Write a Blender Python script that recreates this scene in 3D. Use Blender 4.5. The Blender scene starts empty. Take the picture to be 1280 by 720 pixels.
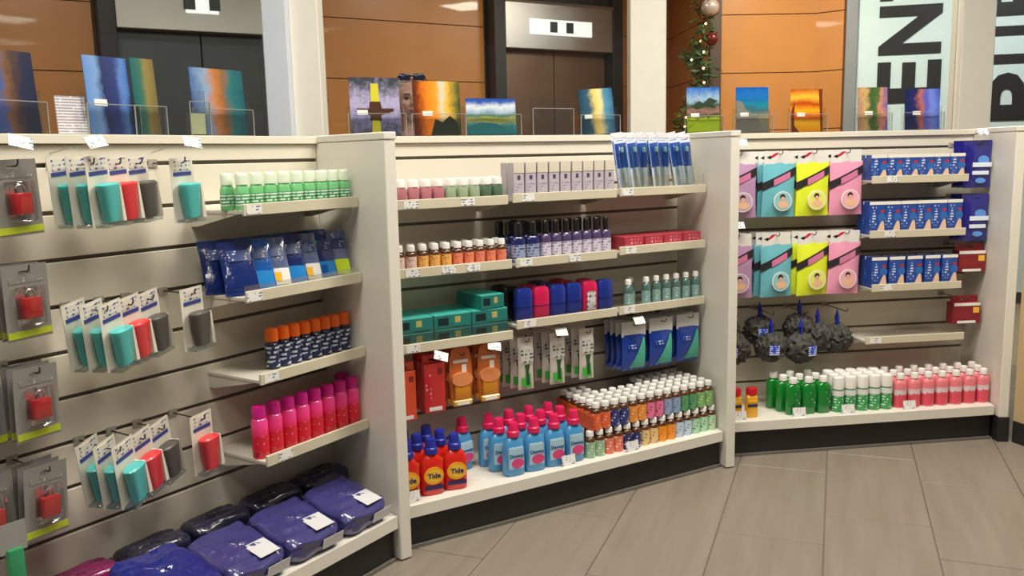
import bpy, bmesh, math, random
from mathutils import Vector, Matrix
random.seed(7)
SC = bpy.context.scene
COL = SC.collection
R_ = math.radians

# ------------------------------------------------------------------ camera
HC = 1.3254
F_PX, PITCH, ROLL = 1088.57, .1495, .0219
_fw = Vector((0, math.cos(PITCH), -math.sin(PITCH))); _up = Vector((0, math.sin(PITCH), math.cos(PITCH))); _rt = Vector((1, 0, 0))
_R = math.cos(ROLL) * _rt - math.sin(ROLL) * _up
_U = math.cos(ROLL) * _up + math.sin(ROLL) * _rt
cam_d = bpy.data.cameras.new('camera'); cam = bpy.data.objects.new('camera', cam_d); COL.objects.link(cam)
cam.matrix_world = Matrix(((_R.x, _U.x, -_fw.x, 0), (_R.y, _U.y, -_fw.y, 0), (_R.z, _U.z, -_fw.z, HC), (0, 0, 0, 1)))
cam_d.sensor_width = 36; cam_d.lens = 36 * F_PX / 1280; cam_d.clip_start = .05; cam_d.clip_end = 100
SC.camera = cam

# ------------------------------------------------------------------ world, lights, exposure
w = bpy.data.worlds.new('world'); SC.world = w; w.use_nodes = True
w.node_tree.nodes['Background'].inputs[0].default_value = (1.0, .95, .88, 1)
w.node_tree.nodes['Background'].inputs[1].default_value = .10
SC.view_settings.view_transform = 'Standard'; SC.view_settings.look = 'None'
SC.view_settings.gamma = 1; SC.view_settings.use_curve_mapping = False
SC.view_settings.exposure = -0.08

def area_lamp(name, loc, sx, sy, power, color, parent=None):
    d = bpy.data.lights.new(name, 'AREA'); d.shape = 'RECTANGLE'; d.size = sx; d.size_y = sy
    d.energy = power; d.color = color
    o = bpy.data.objects.new(name, d); COL.objects.link(o); o.location = loc
    if parent: o.parent = parent
    return o

# ------------------------------------------------------------------ materials
def lin(c):
    return tuple(((x / 255) / 12.92 if x / 255 <= .04045 else ((x / 255 + .055) / 1.055) ** 2.4) for x in c)
_M = {}
def mat(name, rgb, rough=.5, metal=0., alpha=1., trans=0., emit=0., var=.06, scale=14., coat=0., bump=0.):
    """principled material with a fine procedural colour variation"""
    if name in _M: return _M[name]
    m = bpy.data.materials.new(name); m.use_nodes = True; nt = m.node_tree; N = nt.nodes; L = nt.links
    b = N['Principled BSDF']; c = lin(rgb)
    tc = N.new('ShaderNodeTexCoord'); nz = N.new('ShaderNodeTexNoise'); nz.inputs['Scale'].default_value = scale; nz.inputs['Detail'].default_value = 3
    L.new(tc.outputs['Object'], nz.inputs['Vector'])
    mx = N.new('ShaderNodeMix'); mx.data_type = 'RGBA'
    mx.inputs[6].default_value = tuple(x * (1 - var) for x in c) + (1,)
    mx.inputs[7].default_value = tuple(min(1, x * (1 + var)) for x in c) + (1,)
    L.new(nz.outputs['Fac'], mx.inputs[0]); L.new(mx.outputs[2], b.inputs['Base Color'])
    b.inputs['Roughness'].default_value = rough; b.inputs['Metallic'].default_value = metal
    b.inputs['Transmission Weight'].default_value = trans; b.inputs['Alpha'].default_value = alpha
    b.inputs['Coat Weight'].default_value = coat
    if emit:
        b.inputs['Emission Color'].default_value = c + (1,); b.inputs['Emission Strength'].default_value = emit
    if bump:
        bp = N.new('ShaderNodeBump'); bp.inputs['Strength'].default_value = bump; bp.inputs['Distance'].default_value = .004
        L.new(nz.outputs['Fac'], bp.inputs['Height']); L.new(bp.outputs[0], b.inputs['Normal'])
    _M[name] = m
    return m

def ramp_mat(name, stops, axis='Z', size=.2, warp=.25, scale=12., rough=.3, coat=.3):
    """printed picture: colour bands along an axis, broken up by noise; object coords"""
    if name in _M: return _M[name]
    m = bpy.data.materials.new(name); m.use_nodes = True; nt = m.node_tree; N = nt.nodes; L = nt.links
    b = N['Principled BSDF']; tc = N.new('ShaderNodeTexCoord'); sp = N.new('ShaderNodeSeparateXYZ'); L.new(tc.outputs['Object'], sp.inputs[0])
    nz = N.new('ShaderNodeTexNoise'); nz.inputs['Scale'].default_value = scale * 1.6; nz.inputs['Detail'].default_value = 8; nz.inputs['Roughness'].default_value = .68
    L.new(tc.outputs['Object'], nz.inputs['Vector'])
    a = N.new('ShaderNodeMath'); a.operation = 'DIVIDE'; L.new(sp.outputs[axis], a.inputs[0]); a.inputs[1].default_value = size
    s = N.new('ShaderNodeMath'); s.operation = 'SUBTRACT'; L.new(nz.outputs['Fac'], s.inputs[0]); s.inputs[1].default_value = .5
    k = N.new('ShaderNodeMath'); k.operation = 'MULTIPLY_ADD'; L.new(s.outputs[0], k.inputs[0]); k.inputs[1].default_value = warp * 2
    sh = N.new('ShaderNodeMath'); sh.operation = 'ADD'; sh.inputs[1].default_value = .5 if axis == 'X' else 0.; L.new(a.outputs[0], sh.inputs[0]); L.new(sh.outputs[0], k.inputs[2])
    cr = N.new('ShaderNodeValToRGB'); e = cr.color_ramp.elements
    while len(e) < len(stops): e.new(.5)
    for i, (p, c) in enumerate(stops): e[i].position = p; e[i].color = lin(c) + (1,)
    L.new(k.outputs[0], cr.inputs[0]); L.new(cr.outputs[0], b.inputs['Base Color'])
    b.inputs['Roughness'].default_value = rough; b.inputs['Coat Weight'].default_value = coat
    _M[name] = m
    return m

def print_mat(name, base, ink, lines=90., dens=.5, rough=.4, xs=95.):
    """paper or film with rows of small illegible print"""
    if name in _M: return _M[name]
    m = bpy.data.materials.new(name); m.use_nodes = True; nt = m.node_tree; N = nt.nodes; L = nt.links
    b = N['Principled BSDF']; tc = N.new('ShaderNodeTexCoord'); sp = N.new('ShaderNodeSeparateXYZ'); L.new(tc.outputs['Object'], sp.inputs[0])
    z = N.new('ShaderNodeMath'); z.operation = 'MULTIPLY'; L.new(sp.outputs['Z'], z.inputs[0]); z.inputs[1].default_value = lines
    fr = N.new('ShaderNodeMath'); fr.operation = 'FRACT'; L.new(z.outputs[0], fr.inputs[0])
    gt = N.new('ShaderNodeMath'); gt.operation = 'GREATER_THAN'; L.new(fr.outputs[0], gt.inputs[0]); gt.inputs[1].default_value = .5
    mp = N.new('ShaderNodeMapping'); mp.inputs['Scale'].default_value = (xs, xs * .2, lines * .5); L.new(tc.outputs['Object'], mp.inputs[0])
    nz = N.new('ShaderNodeTexNoise'); nz.inputs['Scale'].default_value = 1.; L.new(mp.outputs[0], nz.inputs['Vector'])
    g2 = N.new('ShaderNodeMath'); g2.operation = 'GREATER_THAN'; L.new(nz.outputs['Fac'], g2.inputs[0]); g2.inputs[1].default_value = 1 - dens
    ml = N.new('ShaderNodeMath'); ml.operation = 'MULTIPLY'; L.new(gt.outputs[0], ml.inputs[0]); L.new(g2.outputs[0], ml.inputs[1])
    mx = N.new('ShaderNodeMix'); mx.data_type = 'RGBA'; mx.inputs[6].default_value = lin(base) + (1,); mx.inputs[7].default_value = lin(ink) + (1,)
    L.new(ml.outputs[0], mx.inputs[0]); L.new(mx.outputs[2], b.inputs['Base Color']); b.inputs['Roughness'].default_value = rough
    _M[name] = m
    return m

def clear_mat(name, tint=(250, 251, 251), gloss=.06, rough=.04):
    """thin clear plastic or glass sheet"""
    if name in _M: return _M[name]
    m = bpy.data.materials.new(name); m.use_nodes = True; nt = m.node_tree; N = nt.nodes; L = nt.links
    N.remove(N['Principled BSDF']); out = N['Material Output']
    t = N.new('ShaderNodeBsdfTransparent'); t.inputs[0].default_value = lin(tint) + (1,)
    g = N.new('ShaderNodeBsdfGlossy'); g.inputs['Roughness'].default_value = rough; g.inputs[0].default_value = (.95, .95, .95, 1)
    fr = N.new('ShaderNodeFresnel'); fr.inputs[0].default_value = 1.45
    ad = N.new('ShaderNodeMath'); ad.operation = 'MAXIMUM'; ad.inputs[1].default_value = gloss; L.new(fr.outputs[0], ad.inputs[0])
    mn = N.new('ShaderNodeMath'); mn.operation = 'MINIMUM'; mn.inputs[1].default_value = .5; L.new(ad.outputs[0], mn.inputs[0])
    mx = N.new('ShaderNodeMixShader'); L.new(mn.outputs[0], mx.inputs[0]); L.new(t.outputs[0], mx.inputs[1]); L.new(g.outputs[0], mx.inputs[2])
    L.new(mx.outputs[0], out.inputs[0])
    _M[name] = m
    return m

CREAM = mat('cream_laminate', (226, 219, 203), .42, scale=5, var=.03)
PANELW = mat('white_laminate', (228, 224, 214), .4, scale=5, var=.03)
GROOVE = mat('dark_groove', (120, 112, 102), .6)
BLACK_KICK = mat('black_kick_plate', (36, 34, 32), .55, var=.15)
SHELFM = mat('shelf_metal', (205, 200, 188), .38)
LIPM = mat('price_rail_beige', (206, 199, 176), .4)
ACRYL = clear_mat('clear_acrylic')
TAG = print_mat('price_tag_print', (236, 236, 234), (120, 124, 144), 110., .45)
WIRE = mat('hook_wire', (90, 86, 80), .35, metal=.8)
WHITECAP = mat('white_cap', (238, 236, 232), .35)
INK = mat('black_print', (32, 30, 30), .5)

# ------------------------------------------------------------------ mesh helpers
def bm_new(): return bmesh.new()
def box(bm, x0, x1, y0, y1, z0, z1, bev=0, seg=1, rot=None):
    r = bmesh.ops.create_cube(bm, size=1)
    vs = r['verts']
    bmesh.ops.scale(bm, vec=(x1 - x0, y1 - y0, z1 - z0), verts=vs)
    bmesh.ops.translate(bm, vec=((x0 + x1) / 2, (y0 + y1) / 2, (z0 + z1) / 2), verts=vs)
    if bev:
        es = {e for v in vs for e in v.link_edges}
        bmesh.ops.bevel(bm, geom=list(es), offset=bev, segments=seg, affect='EDGES', profile=.5)
    return bm
def lathe(bm, prof, seg=16, sx=1, sy=1, p=2., cx=0, cy=0, close=True):
    rings = []
    for r, z in prof:
        ring = []
        for i in range(seg):
            a = 2 * math.pi * i / seg; c, s = math.cos(a), math.sin(a)
            x = math.copysign(abs(c) ** (2 / p), c); y = math.copysign(abs(s) ** (2 / p), s)
            ring.append(bm.verts.new((cx + x * r * sx, cy + y * r * sy, z)))
        rings.append(ring)
    for a, b in zip(rings, rings[1:]):
        for i in range(seg):
            bm.faces.new((a[i], a[(i + 1) % seg], b[(i + 1) % seg], b[i]))
    if close:
        bm.faces.new(list(reversed(rings[0]))); bm.faces.new(rings[-1])
    return bm
def tube(bm, pts, r, seg=6):
    pts = [Vector(p) for p in pts]; rings = []
    for i, p in enumerate(pts):
        t = (pts[min(i + 1, len(pts) - 1)] - pts[max(i - 1, 0)]).normalized()
        a = t.cross(Vector((0, 0, 1))); a = a if a.length > .05 else t.cross(Vector((1, 0, 0))); a.normalize(); b = t.cross(a)
        rings.append([bm.verts.new(p + r * (math.cos(2 * math.pi * k / seg) * a + math.sin(2 * math.pi * k / seg) * b)) for k in range(seg)])
    for a, b in zip(rings, rings[1:]):
        for k in range(seg): bm.faces.new((a[k], a[(k + 1) % seg], b[(k + 1) % seg], b[k]))
    bm.faces.new(rings[0]); bm.faces.new(list(reversed(rings[-1])))
    return bm
def prism(bm, pts, y0, y1):
    """outline in x,z extruded along y"""
    a = [bm.verts.new((x, y0, z)) for x, z in pts]; b = [bm.verts.new((x, y1, z)) for x, z in pts]
    bm.faces.new(a); bm.faces.new(list(reversed(b))); n = len(pts)
    for i in range(n): bm.faces.new((a[i], b[i], b[(i + 1) % n], a[(i + 1) % n]))
    return bm
def prism_z(bm, pts, z0, z1):
    a = [bm.verts.new((x, y, z0)) for x, y in pts]; b = [bm.verts.new((x, y, z1)) for x, y in pts]
    bm.faces.new(list(reversed(a))); bm.faces.new(b); n = len(pts)
    for i in range(n): bm.faces.new((a[i], a[(i + 1) % n], b[(i + 1) % n], b[i]))
    return bm
def disc_pts(r, n=16, cx=0, cz=0, sx=1, sz=1):
    return [(cx + sx * r * math.cos(2 * math.pi * i / n), cz + sz * r * math.sin(2 * math.pi * i / n)) for i in range(n)]
def pouch(bm, w, h, t, nx=10, nz=12, seal=.12, wr=.002, seed=1, z0=0.):
    """pillow bag standing in x,z with flat sealed ends"""
    rnd = random.Random(seed); F, B = [], []
    for j in range(nz + 1):
        fz = j / nz
        rf, rb = [], []
        for i in range(nx + 1):
            fx = i / nx
            if fz < seal * .6 or fz > 1 - seal: k = .06
            else:
                q = (fz - seal * .6) / (1 - seal * 1.6); k = .1 + .9 * max(0., math.sin(math.pi * q)) ** .55
            k2 = max(0., math.sin(math.pi * fx)) ** .5
            y = .5 * t * k * k2
            n = rnd.uniform(-wr, wr) * (1 if 0 < i < nx else 0)
            xx = (fx - .5) * w * (1 - .05 * k)
            rf.append(bm.verts.new((xx, -y + n - .0006, z0 + fz * h))); rb.append(bm.verts.new((xx, y + n + .0006, z0 + fz * h)))
        F.append(rf); B.append(rb)
    for j in range(nz):
        for i in range(nx):
            bm.faces.new((F[j][i], F[j][i + 1], F[j + 1][i + 1], F[j + 1][i]))
            bm.faces.new((B[j][i + 1], B[j][i], B[j + 1][i], B[j + 1][i + 1]))
        bm.faces.new((F[j][0], F[j + 1][0], B[j + 1][0], B[j][0])); bm.faces.new((F[j + 1][nx], F[j][nx], B[j][nx], B[j + 1][nx]))
    for i in range(nx):
        bm.faces.new((F[0][i + 1], F[0][i], B[0][i], B[0][i + 1])); bm.faces.new((F[nz][i], F[nz][i + 1], B[nz][i + 1], B[nz][i]))
    return bm
def patch(bm, w, h, t, x0, x1, z0, z1, off=.0012, nx=6, nz=6, seal=.12, skew=0.):
    """thin printed film lying on the front of a pouch(w,h,t)"""
    g = []
    for j in range(nz + 1):
        row = []
        for i in range(nx + 1):
            x = x0 + (x1 - x0) * i / nx; z = z0 + (z1 - z0) * j / nz + skew * (x - x0)
            fz = min(.999, max(0, z / h)); fx = min(1, max(0, x / w + .5))
            if fz < seal * .6 or fz > 1 - seal: k = .06
            else:
                q = (fz - seal * .6) / (1 - seal * 1.6); k = .1 + .9 * max(0., math.sin(math.pi * q)) ** .55
            y = -.5 * t * k * max(0., math.sin(math.pi * fx)) ** .5 - off - .0015
            row.append(bm.verts.new((x, y, z)))
        g.append(row)
    for j in range(nz):
        for i in range(nx): bm.faces.new((g[j][i], g[j][i + 1], g[j + 1][i + 1], g[j + 1][i]))
    return bm
_T = {}
def text_mesh(s, size, depth=.001, bold=False, shear=0.):
    """lettering in the x,z plane, centred, facing -y"""
    key = (s, size, depth, bold)
    if key in _T: return _T[key].copy()
    _T[key] = _text_mesh(s, size, depth, bold, shear)
    return _T[key].copy()
def _text_mesh(s, size, depth, bold, shear):
    c = bpy.data.curves.new('lettering', 'FONT'); c.body = s; c.size = size; c.extrude = depth; c.align_x = 'CENTER'; c.align_y = 'CENTER'
    c.resolution_u = 3; c.shear = shear
    if bold: c.offset = size * (.035 if size > .5 else .02)
    o = bpy.data.objects.new('lettering_tmp', c); COL.objects.link(o)
    dg = bpy.context.evaluated_depsgraph_get()
    me = bpy.data.meshes.new_from_object(o.evaluated_get(dg))
    bpy.data.objects.remove(o); bpy.data.curves.remove(c)
    me.transform(Matrix.Rotation(math.pi / 2, 4, 'X'))
    return me
def mesh(bm, m, name='part', smooth=True, ang=.6):
    bmesh.ops.recalc_face_normals(bm, faces=bm.faces)
    me = bpy.data.meshes.new(name); bm.to_mesh(me); bm.free()
    if smooth:
        me.shade_smooth(); me.set_sharp_from_angle(angle=ang)
    me.materials.append(m)
    return me
def with_mat(me, m):
    me.materials.clear(); me.materials.append(m); return me
def moved(me, x=0, y=0, z=0):
    me.transform(Matrix.Translation((x, y, z))); return me

# ------------------------------------------------------------------ scene object helpers
def link(name, data, parent=None):
    o = bpy.data.objects.new(name, data); COL.objects.link(o)
    if parent: o.parent = parent
    return o
def set_mat(o, m):
    o.material_slots[0].link = 'OBJECT'; o.material_slots[0].material = m
def tag(o, label=None, cat=None, group=None, kind=None):
    if label: o['label'] = label
    if cat: o['category'] = cat
    if group: o['group'] = group
    if kind: o['kind'] = kind
    return o
def spawn(name, parts, loc, rot, label, cat, group=None, mats=None):
    """parts: list of (part name, mesh[, list of sub-parts]); alike things share mesh data"""
    root = link(name, None); root.empty_display_size = .05
    root.location = loc; root.rotation_euler = rot
    tag(root, label, cat, group)
    for p in parts:
        o = link(p[0], p[1], root)
        if mats and p[0] in mats: set_mat(o, mats[p[0]])
        if len(p) > 2:
            for q in p[2]:
                s = link(q[0], q[1], o)
                if mats and q[0] in mats: set_mat(s, mats[q[0]])
    return root
def struct(name, bm_or_me, m=None, parent=None):
    me = bm_or_me if isinstance(bm_or_me, bpy.types.Mesh) else mesh(bm_or_me, m, name)
    o = link(name, me, parent)
    if parent is None: o['kind'] = 'structure'
    return o
ORD = ['first', 'second', 'third', 'fourth', 'fifth', 'sixth', 'seventh', 'eighth', 'ninth', 'tenth', 'eleventh', 'twelfth', 'thirteenth', 'fourteenth', 'fifteenth', 'sixteenth']
ROW = ['front row', 'second row', 'third row', 'back row']

# ------------------------------------------------------------------ bay frames (u along the wall, v out of the wall)
DD = [Vector((.5551348, .83176039)), Vector((.86083086, .50889118)), Vector((.99065285, .13640721))]
NN = [Vector((d.y, -d.x)) for d in DD]
OO = [Vector((-1.54887568, 1.69737337)), Vector((-.62250937, 3.10298411)), Vector((.64014544, 4.00145846))]
RZ = [math.atan2(d.y, d.x) for d in DD]
def W(b, u, v, z):
    p = OO[b - 1] + DD[b - 1] * u + NN[b - 1] * v
    return Vector((p.x, p.y, z))
def rz(b, a=0, tilt=0, roll=0): return (tilt, roll, RZ[b - 1] + a)
SLAT = [1.329 - .1219 * k for k in range(11)]

# lettering is meshed first, while the scene is still small
for _c in 'ENTOPUB': text_mesh(_c, 1.0, .004, True)
text_mesh('Tide', .026, .0006, True); text_mesh('Downy', .019, .0006, True)

# ================================================================== PERSON behind the shop window
SKIN = mat('skin', (224, 172, 154), .5, var=.05, scale=30); SHIRT = mat('pink_shirt', (222, 160, 170), .8); TROU = mat('grey_trousers', (90, 92, 100), .8); HAIR = mat('grey_blonde_hair', (190, 184, 180), .6, var=.25, scale=60, bump=.6)
def blob(bm, c, r, n=14):
    r = (r, r, r) if isinstance(r, (int, float)) else r; m = max(5, n - 5); V = bm.verts.new; rings = []
    for j in range(1, m):
        t = math.pi * j / m
        rings.append([V((c[0] + r[0] * math.sin(t) * math.cos(2 * math.pi * i / n), c[1] + r[1] * math.sin(t) * math.sin(2 * math.pi * i / n), c[2] - r[2] * math.cos(t))) for i in range(n)])
    lo, hi = V((c[0], c[1], c[2] - r[2])), V((c[0], c[1], c[2] + r[2]))
    for i in range(n):
        k = (i + 1) % n; bm.faces.new((lo, rings[0][k], rings[0][i])); bm.faces.new((hi, rings[-1][i], rings[-1][k]))
        for x, y in zip(rings, rings[1:]): bm.faces.new((x[i], x[k], y[k], y[i]))
def limb(bm, pts):
    """chain of overlapping spheres with tapering radius"""
    for (a, ra), (b, rb) in zip(pts, pts[1:]):
        a, b = Vector(a), Vector(b); n = max(2, int((b - a).length / (min(ra, rb) * .55)))
        for i in range(n + 1): blob(bm, a.lerp(b, i / n), ra + (rb - ra) * i / n, 10)
def remeshed(bm, m_, vox, it=4):
    me = bpy.data.meshes.new('tmp'); bm.to_mesh(me); bm.free(); o = link('remesh_tmp', me)
    md = o.modifiers.new('r', 'REMESH'); md.mode = 'VOXEL'; md.voxel_size = vox
    sm_ = o.modifiers.new('s', 'SMOOTH'); sm_.iterations = it; sm_.factor = .5
    dg = bpy.context.evaluated_depsgraph_get(); r = bpy.data.meshes.new_from_object(o.evaluated_get(dg)); bpy.data.objects.remove(o)
    r.materials.clear(); r.materials.append(m_); r.shade_smooth(); return r
b = bm_new()
H0 = 1.63   # head centre height, facing -y
blob(b, (0, .012, H0 + .03), (.074, .094, .092)); blob(b, (0, -.012, H0 - .035), (.060, .072, .072)); blob(b, (0, -.045, H0 - .085), (.030, .028, .026)); blob(b, (0, -.062, H0 + .022), (.050, .024, .016)); 
blob(b, (.030, -.060, H0 - .025), (.024, .022, .022)); blob(b, (-.030, -.060, H0 - .025), (.024, .022, .022))
limb(b, [((0, -.085, H0 + .008), .007), ((0, -.103, H0 - .024), .012)]); blob(b, (.011, -.092, H0 - .028), .008); blob(b, (-.011, -.092, H0 - .028), .008)
blob(b, (0, -.080, H0 - .053), (.023, .012, .007)); blob(b, (0, -.078, H0 - .066), (.020, .012, .008))
for s in (-1, 1): blob(b, (s * .075, .012, H0 - .008), (.010, .020, .032))
limb(b, [((0, .02, H0 - .07), .052), ((0, .025, H0 - .19), .056)])
limb(b, [((0, .02, 1.40), .075), ((0, .02, 1.28), .13), ((0, .02, 1.10), .125), ((0, .02, .95), .135)]); limb(b, [((-.165, .02, 1.38), .055), ((0, .02, 1.40), .07), ((.165, .02, 1.38), .055)])
for s in (-1, 1):
    limb(b, [((s * .175, .02, 1.37), .052), ((s * .215, .03, 1.10), .042)]); limb(b, [((s * .215, .03, 1.10), .038), ((s * .21, -.03, .86), .028)])
    limb(b, [((s * .21, -.03, .86), .030), ((s * .208, -.045, .80), .034)])
    for q in range(4): limb(b, [((s * (.205 + .0), -.072 + .020 * q, .79), .009), ((s * .205, -.075 + .020 * q, .745), .0085), ((s * .195, -.072 + .020 * q, .705 + .006 * abs(q - 1.5)), .0075)])
    limb(b, [((s * .200, -.075, .83), .011), ((s * .185, -.098, .785), .009), ((s * .178, -.102, .755), .008)])
    limb(b, [((s * .085, .02, .92), .092), ((s * .09, .015, .50), .058)]); limb(b, [((s * .09, .015, .50), .056), ((s * .09, .03, .10), .040)]); limb(b, [((s * .09, .04, .05), .042), ((s * .095, -.13, .035), .034)])
person = link('person', None); person.location = (-.505, 4.62, 0); person.rotation_euler = (0, 0, R_(14)); tag(person, 'person in pink top with sunglasses on head, behind the orange print', 'person')
link('body', remeshed(b, SKIN, .0065, 5), person)
# clothes slightly outside the body
b = bm_new(); limb(b, [((0, .02, 1.405), .082), ((0, .02, 1.28), .142), ((0, .02, 1.10), .137), ((0, .02, .93), .148)]); limb(b, [((-.165, .02, 1.38), .066), ((0, .02, 1.40), .08), ((.165, .02, 1.38), .066)])
for s in (-1, 1): limb(b, [((s * .175, .02, 1.37), .064), ((s * .205, .03, 1.17), .056)])
link('shirt', remeshed(b, SHIRT, .012, 3), person)
b = bm_new()
for s in (-1, 1): limb(b, [((s * .085, .02, .92), .104), ((s * .09, .015, .50), .071), ((s * .09, .03, .10), .055)])
link('trousers', remeshed(b, TROU, .014, 3), person)
for s in (-1, 1):
    b = bm_new(); limb(b, [((s * .09, .04, .048), .047), ((s * .095, -.14, .038), .040)]); link('shoe', remeshed(b, mat('dark_shoe', (50, 46, 44), .6), .010, 2), person)
b = bm_new()   # hair: cap over the back of the skull and long strands at the sides
for k in range(60):
    a = math.pi * (k / 59) ; 
    blob(b, (.080 * math.cos(a), .03 + .085 * math.sin(a), H0 + .03), (.018, .018, .06), 8)
blob(b, (0, .035, H0 + .055), (.082, .090, .078))
for s in (-1, 1):
    for q in range(4): limb(b, [((s * (.074 + .004 * q), .0 + .018 * q, H0 + .03), .016), ((s * (.086 + .004 * q), -.006 + .02 * q, H0 - .06), .017), ((s * .09, -.02 + .025 * q, H0 - .18), .017), ((s * .085, -.05 + .03 * q, H0 - .26), .010)])
link('hair', remeshed(b, HAIR, .008, 2), person)
sg = bm_new()
for s in (-1, 1): box(sg, s * .036 - .030, s * .036 + .030, -.075, -.066, H0 + .092, H0 + .126, .006, 2)
box(sg, -.012, .012, -.074, -.068, H0 + .11, H0 + .118)
for s in (-1, 1): tube(sg, [(s * .066, -.07, H0 + .112), (s * .082, -.02, H0 + .09), (s * .086, .03, H0 + .06)], .004)
link('sunglasses', mesh(sg, mat('dark_lens', (44, 44, 74), .1, coat=.8)), person)
for s in (-1, 1):
    b = bm_new(); blob(b, (s * .030, -.070, H0 + .002), (.014, .010, .007), 10); link('eye', mesh(b, mat('eye_dark', (70, 52, 48), .3)), person)
    b = bm_new(); limb(b, [((s * .016, -.084, H0 + .022), .004), ((s * .042, -.076, H0 + .024), .0035)]); link('eyebrow', mesh(b, mat('eyebrow_hair', (120, 88, 74), .7)), person)
b = bm_new(); blob(b, (0, -.088, H0 - .057), (.022, .008, .007), 10); link('lips', mesh(b, mat('lips', (196, 104, 118), .4)), person)

# ================================================================== THE SETTING
# floor: slab with one tile object for each tile near the shelves
FLOORG = mat('floor_grout', (112, 102, 92), .7)
def tile_material():
    m = bpy.data.materials.new('floor_tile'); m.use_nodes = True; nt = m.node_tree; N = nt.nodes; L = nt.links; b = N['Principled BSDF']
    g = N.new('ShaderNodeNewGeometry'); mp = N.new('ShaderNodeMapping'); mp.inputs['Rotation'].default_value = (0, 0, R_(20.5)); m2 = N.new('ShaderNodeMapping'); m2.inputs['Scale'].default_value = (22, 2.0, 1)
    L.new(g.outputs['Position'], mp.inputs[0]); nz = N.new('ShaderNodeTexNoise'); nz.inputs['Scale'].default_value = 1.; nz.inputs['Detail'].default_value = 5; L.new(mp.outputs[0], m2.inputs[0]); L.new(m2.outputs[0], nz.inputs['Vector'])
    cr = N.new('ShaderNodeValToRGB'); cr.color_ramp.elements[0].position = .3; cr.color_ramp.elements[0].color = lin((130, 120, 109)) + (1,)
    cr.color_ramp.elements[1].position = .7; cr.color_ramp.elements[1].color = lin((142, 132, 120)) + (1,)
    L.new(nz.outputs['Fac'], cr.inputs[0]); L.new(cr.outputs[0], b.inputs['Base Color']); b.inputs['Roughness'].default_value = .42
    return m
TILE = tile_material()
bm = bm_new(); box(bm, -9, 9, -5, 14, -.12, -.004); floor = struct('floor', bm, FLOORG)
ax = Vector((.350, .937)); ex = Vector((.937, -.350)); TW, TL = .355, .711
bm = bm_new(); box(bm, -TW / 2 + .002, TW / 2 - .002, -TL / 2 + .002, TL / 2 - .002, -.008, 0, .0015); tile_me = mesh(bm, TILE, 'tile')
for ci in range(-8, 8):
    off = 3.24 if ci % 2 == 0 else 2.98
    for k in range(-4, 3):
        e = (ci + .5) * TW - .003; a = off + (k + .5) * TL
        p = ex * e + ax * a
        if p.y < .8 or p.y > 4.4 or abs(p.x) > 2.8: continue
        t = link('floor_tile', tile_me, floor); t.location = (p.x, p.y, 0); t.rotation_euler = (0, 0, -R_(20.5))
# smooth paving beyond: store floor behind the camera and the lobby floor behind the shelves
bm = bm_new(); box(bm, -9, 9, -5, .55, -.0035, -.0015); struct('paving', bm, TILE, floor)
bm = bm_new(); box(bm, -9, 9, 4.7, 14, -.0035, -.0015); struct('paving', bm, mat('lobby_stone', (150, 128, 104), .35), floor)

bm = bm_new(); box(bm, -9, 9, -5, 14, 3.2, 3.3); struct('ceiling', bm, mat('ceiling_paint', (214, 208, 196), .8))
# ceiling troffers: frame, diffuser and their own light
FRM = mat('light_frame', (225, 225, 222), .5); DIF = mat('light_diffuser', (255, 246, 230), .4, emit=4.)
def ceiling_light(x, y, sx, sy, power, color, label, ang=0):
    f = bm_new(); box(f, -sx / 2 - .03, sx / 2 + .03, -sy / 2 - .03, sy / 2 + .03, -.03, 0)
    d = bm_new(); box(d, -sx / 2, sx / 2, -sy / 2, sy / 2, -.04, -.03)
    r = spawn('ceiling_light', [('frame', mesh(f, FRM)), ('diffuser', mesh(d, DIF))], (x, y, 3.2), (0, 0, ang), label, 'ceiling light')
    area_lamp('lamp', (0, 0, -.05), sx, sy, power, color, r)
WARM = (1., .945, .83)
ceiling_light(-.66, 1.38, 1.1, .5, 52, WARM, 'ceiling light panel above the aisle by the travel cups')
ceiling_light(.78, 2.62, 1.1, .5, 54, WARM, 'ceiling light panel above the aisle before the middle bay')
ceiling_light(1.95, 3.0, 1.1, .5, 44, WARM, 'ceiling light panel above the aisle before the right bay')
ceiling_light(.6, -.6, 1.1, .5, 18, WARM, 'ceiling light panel behind the viewer over the aisle')
ceiling_light(-2.4, 4.9, .5, .5, 24, (1., .95, .9), 'square ceiling light before the nearest elevator')
ceiling_light(.2, 6.6, .5, .5, 26, (1., .93, .82), 'square ceiling light before the far elevator')
ceiling_light(2.2, 6.5, .5, .5, 66, (1., .90, .74), 'square ceiling light before the orange wall and garland')
ceiling_light(3.9, 6.2, .5, .5, 30, (.95, .97, 1.), 'square ceiling light before the lettered panels')

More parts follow.
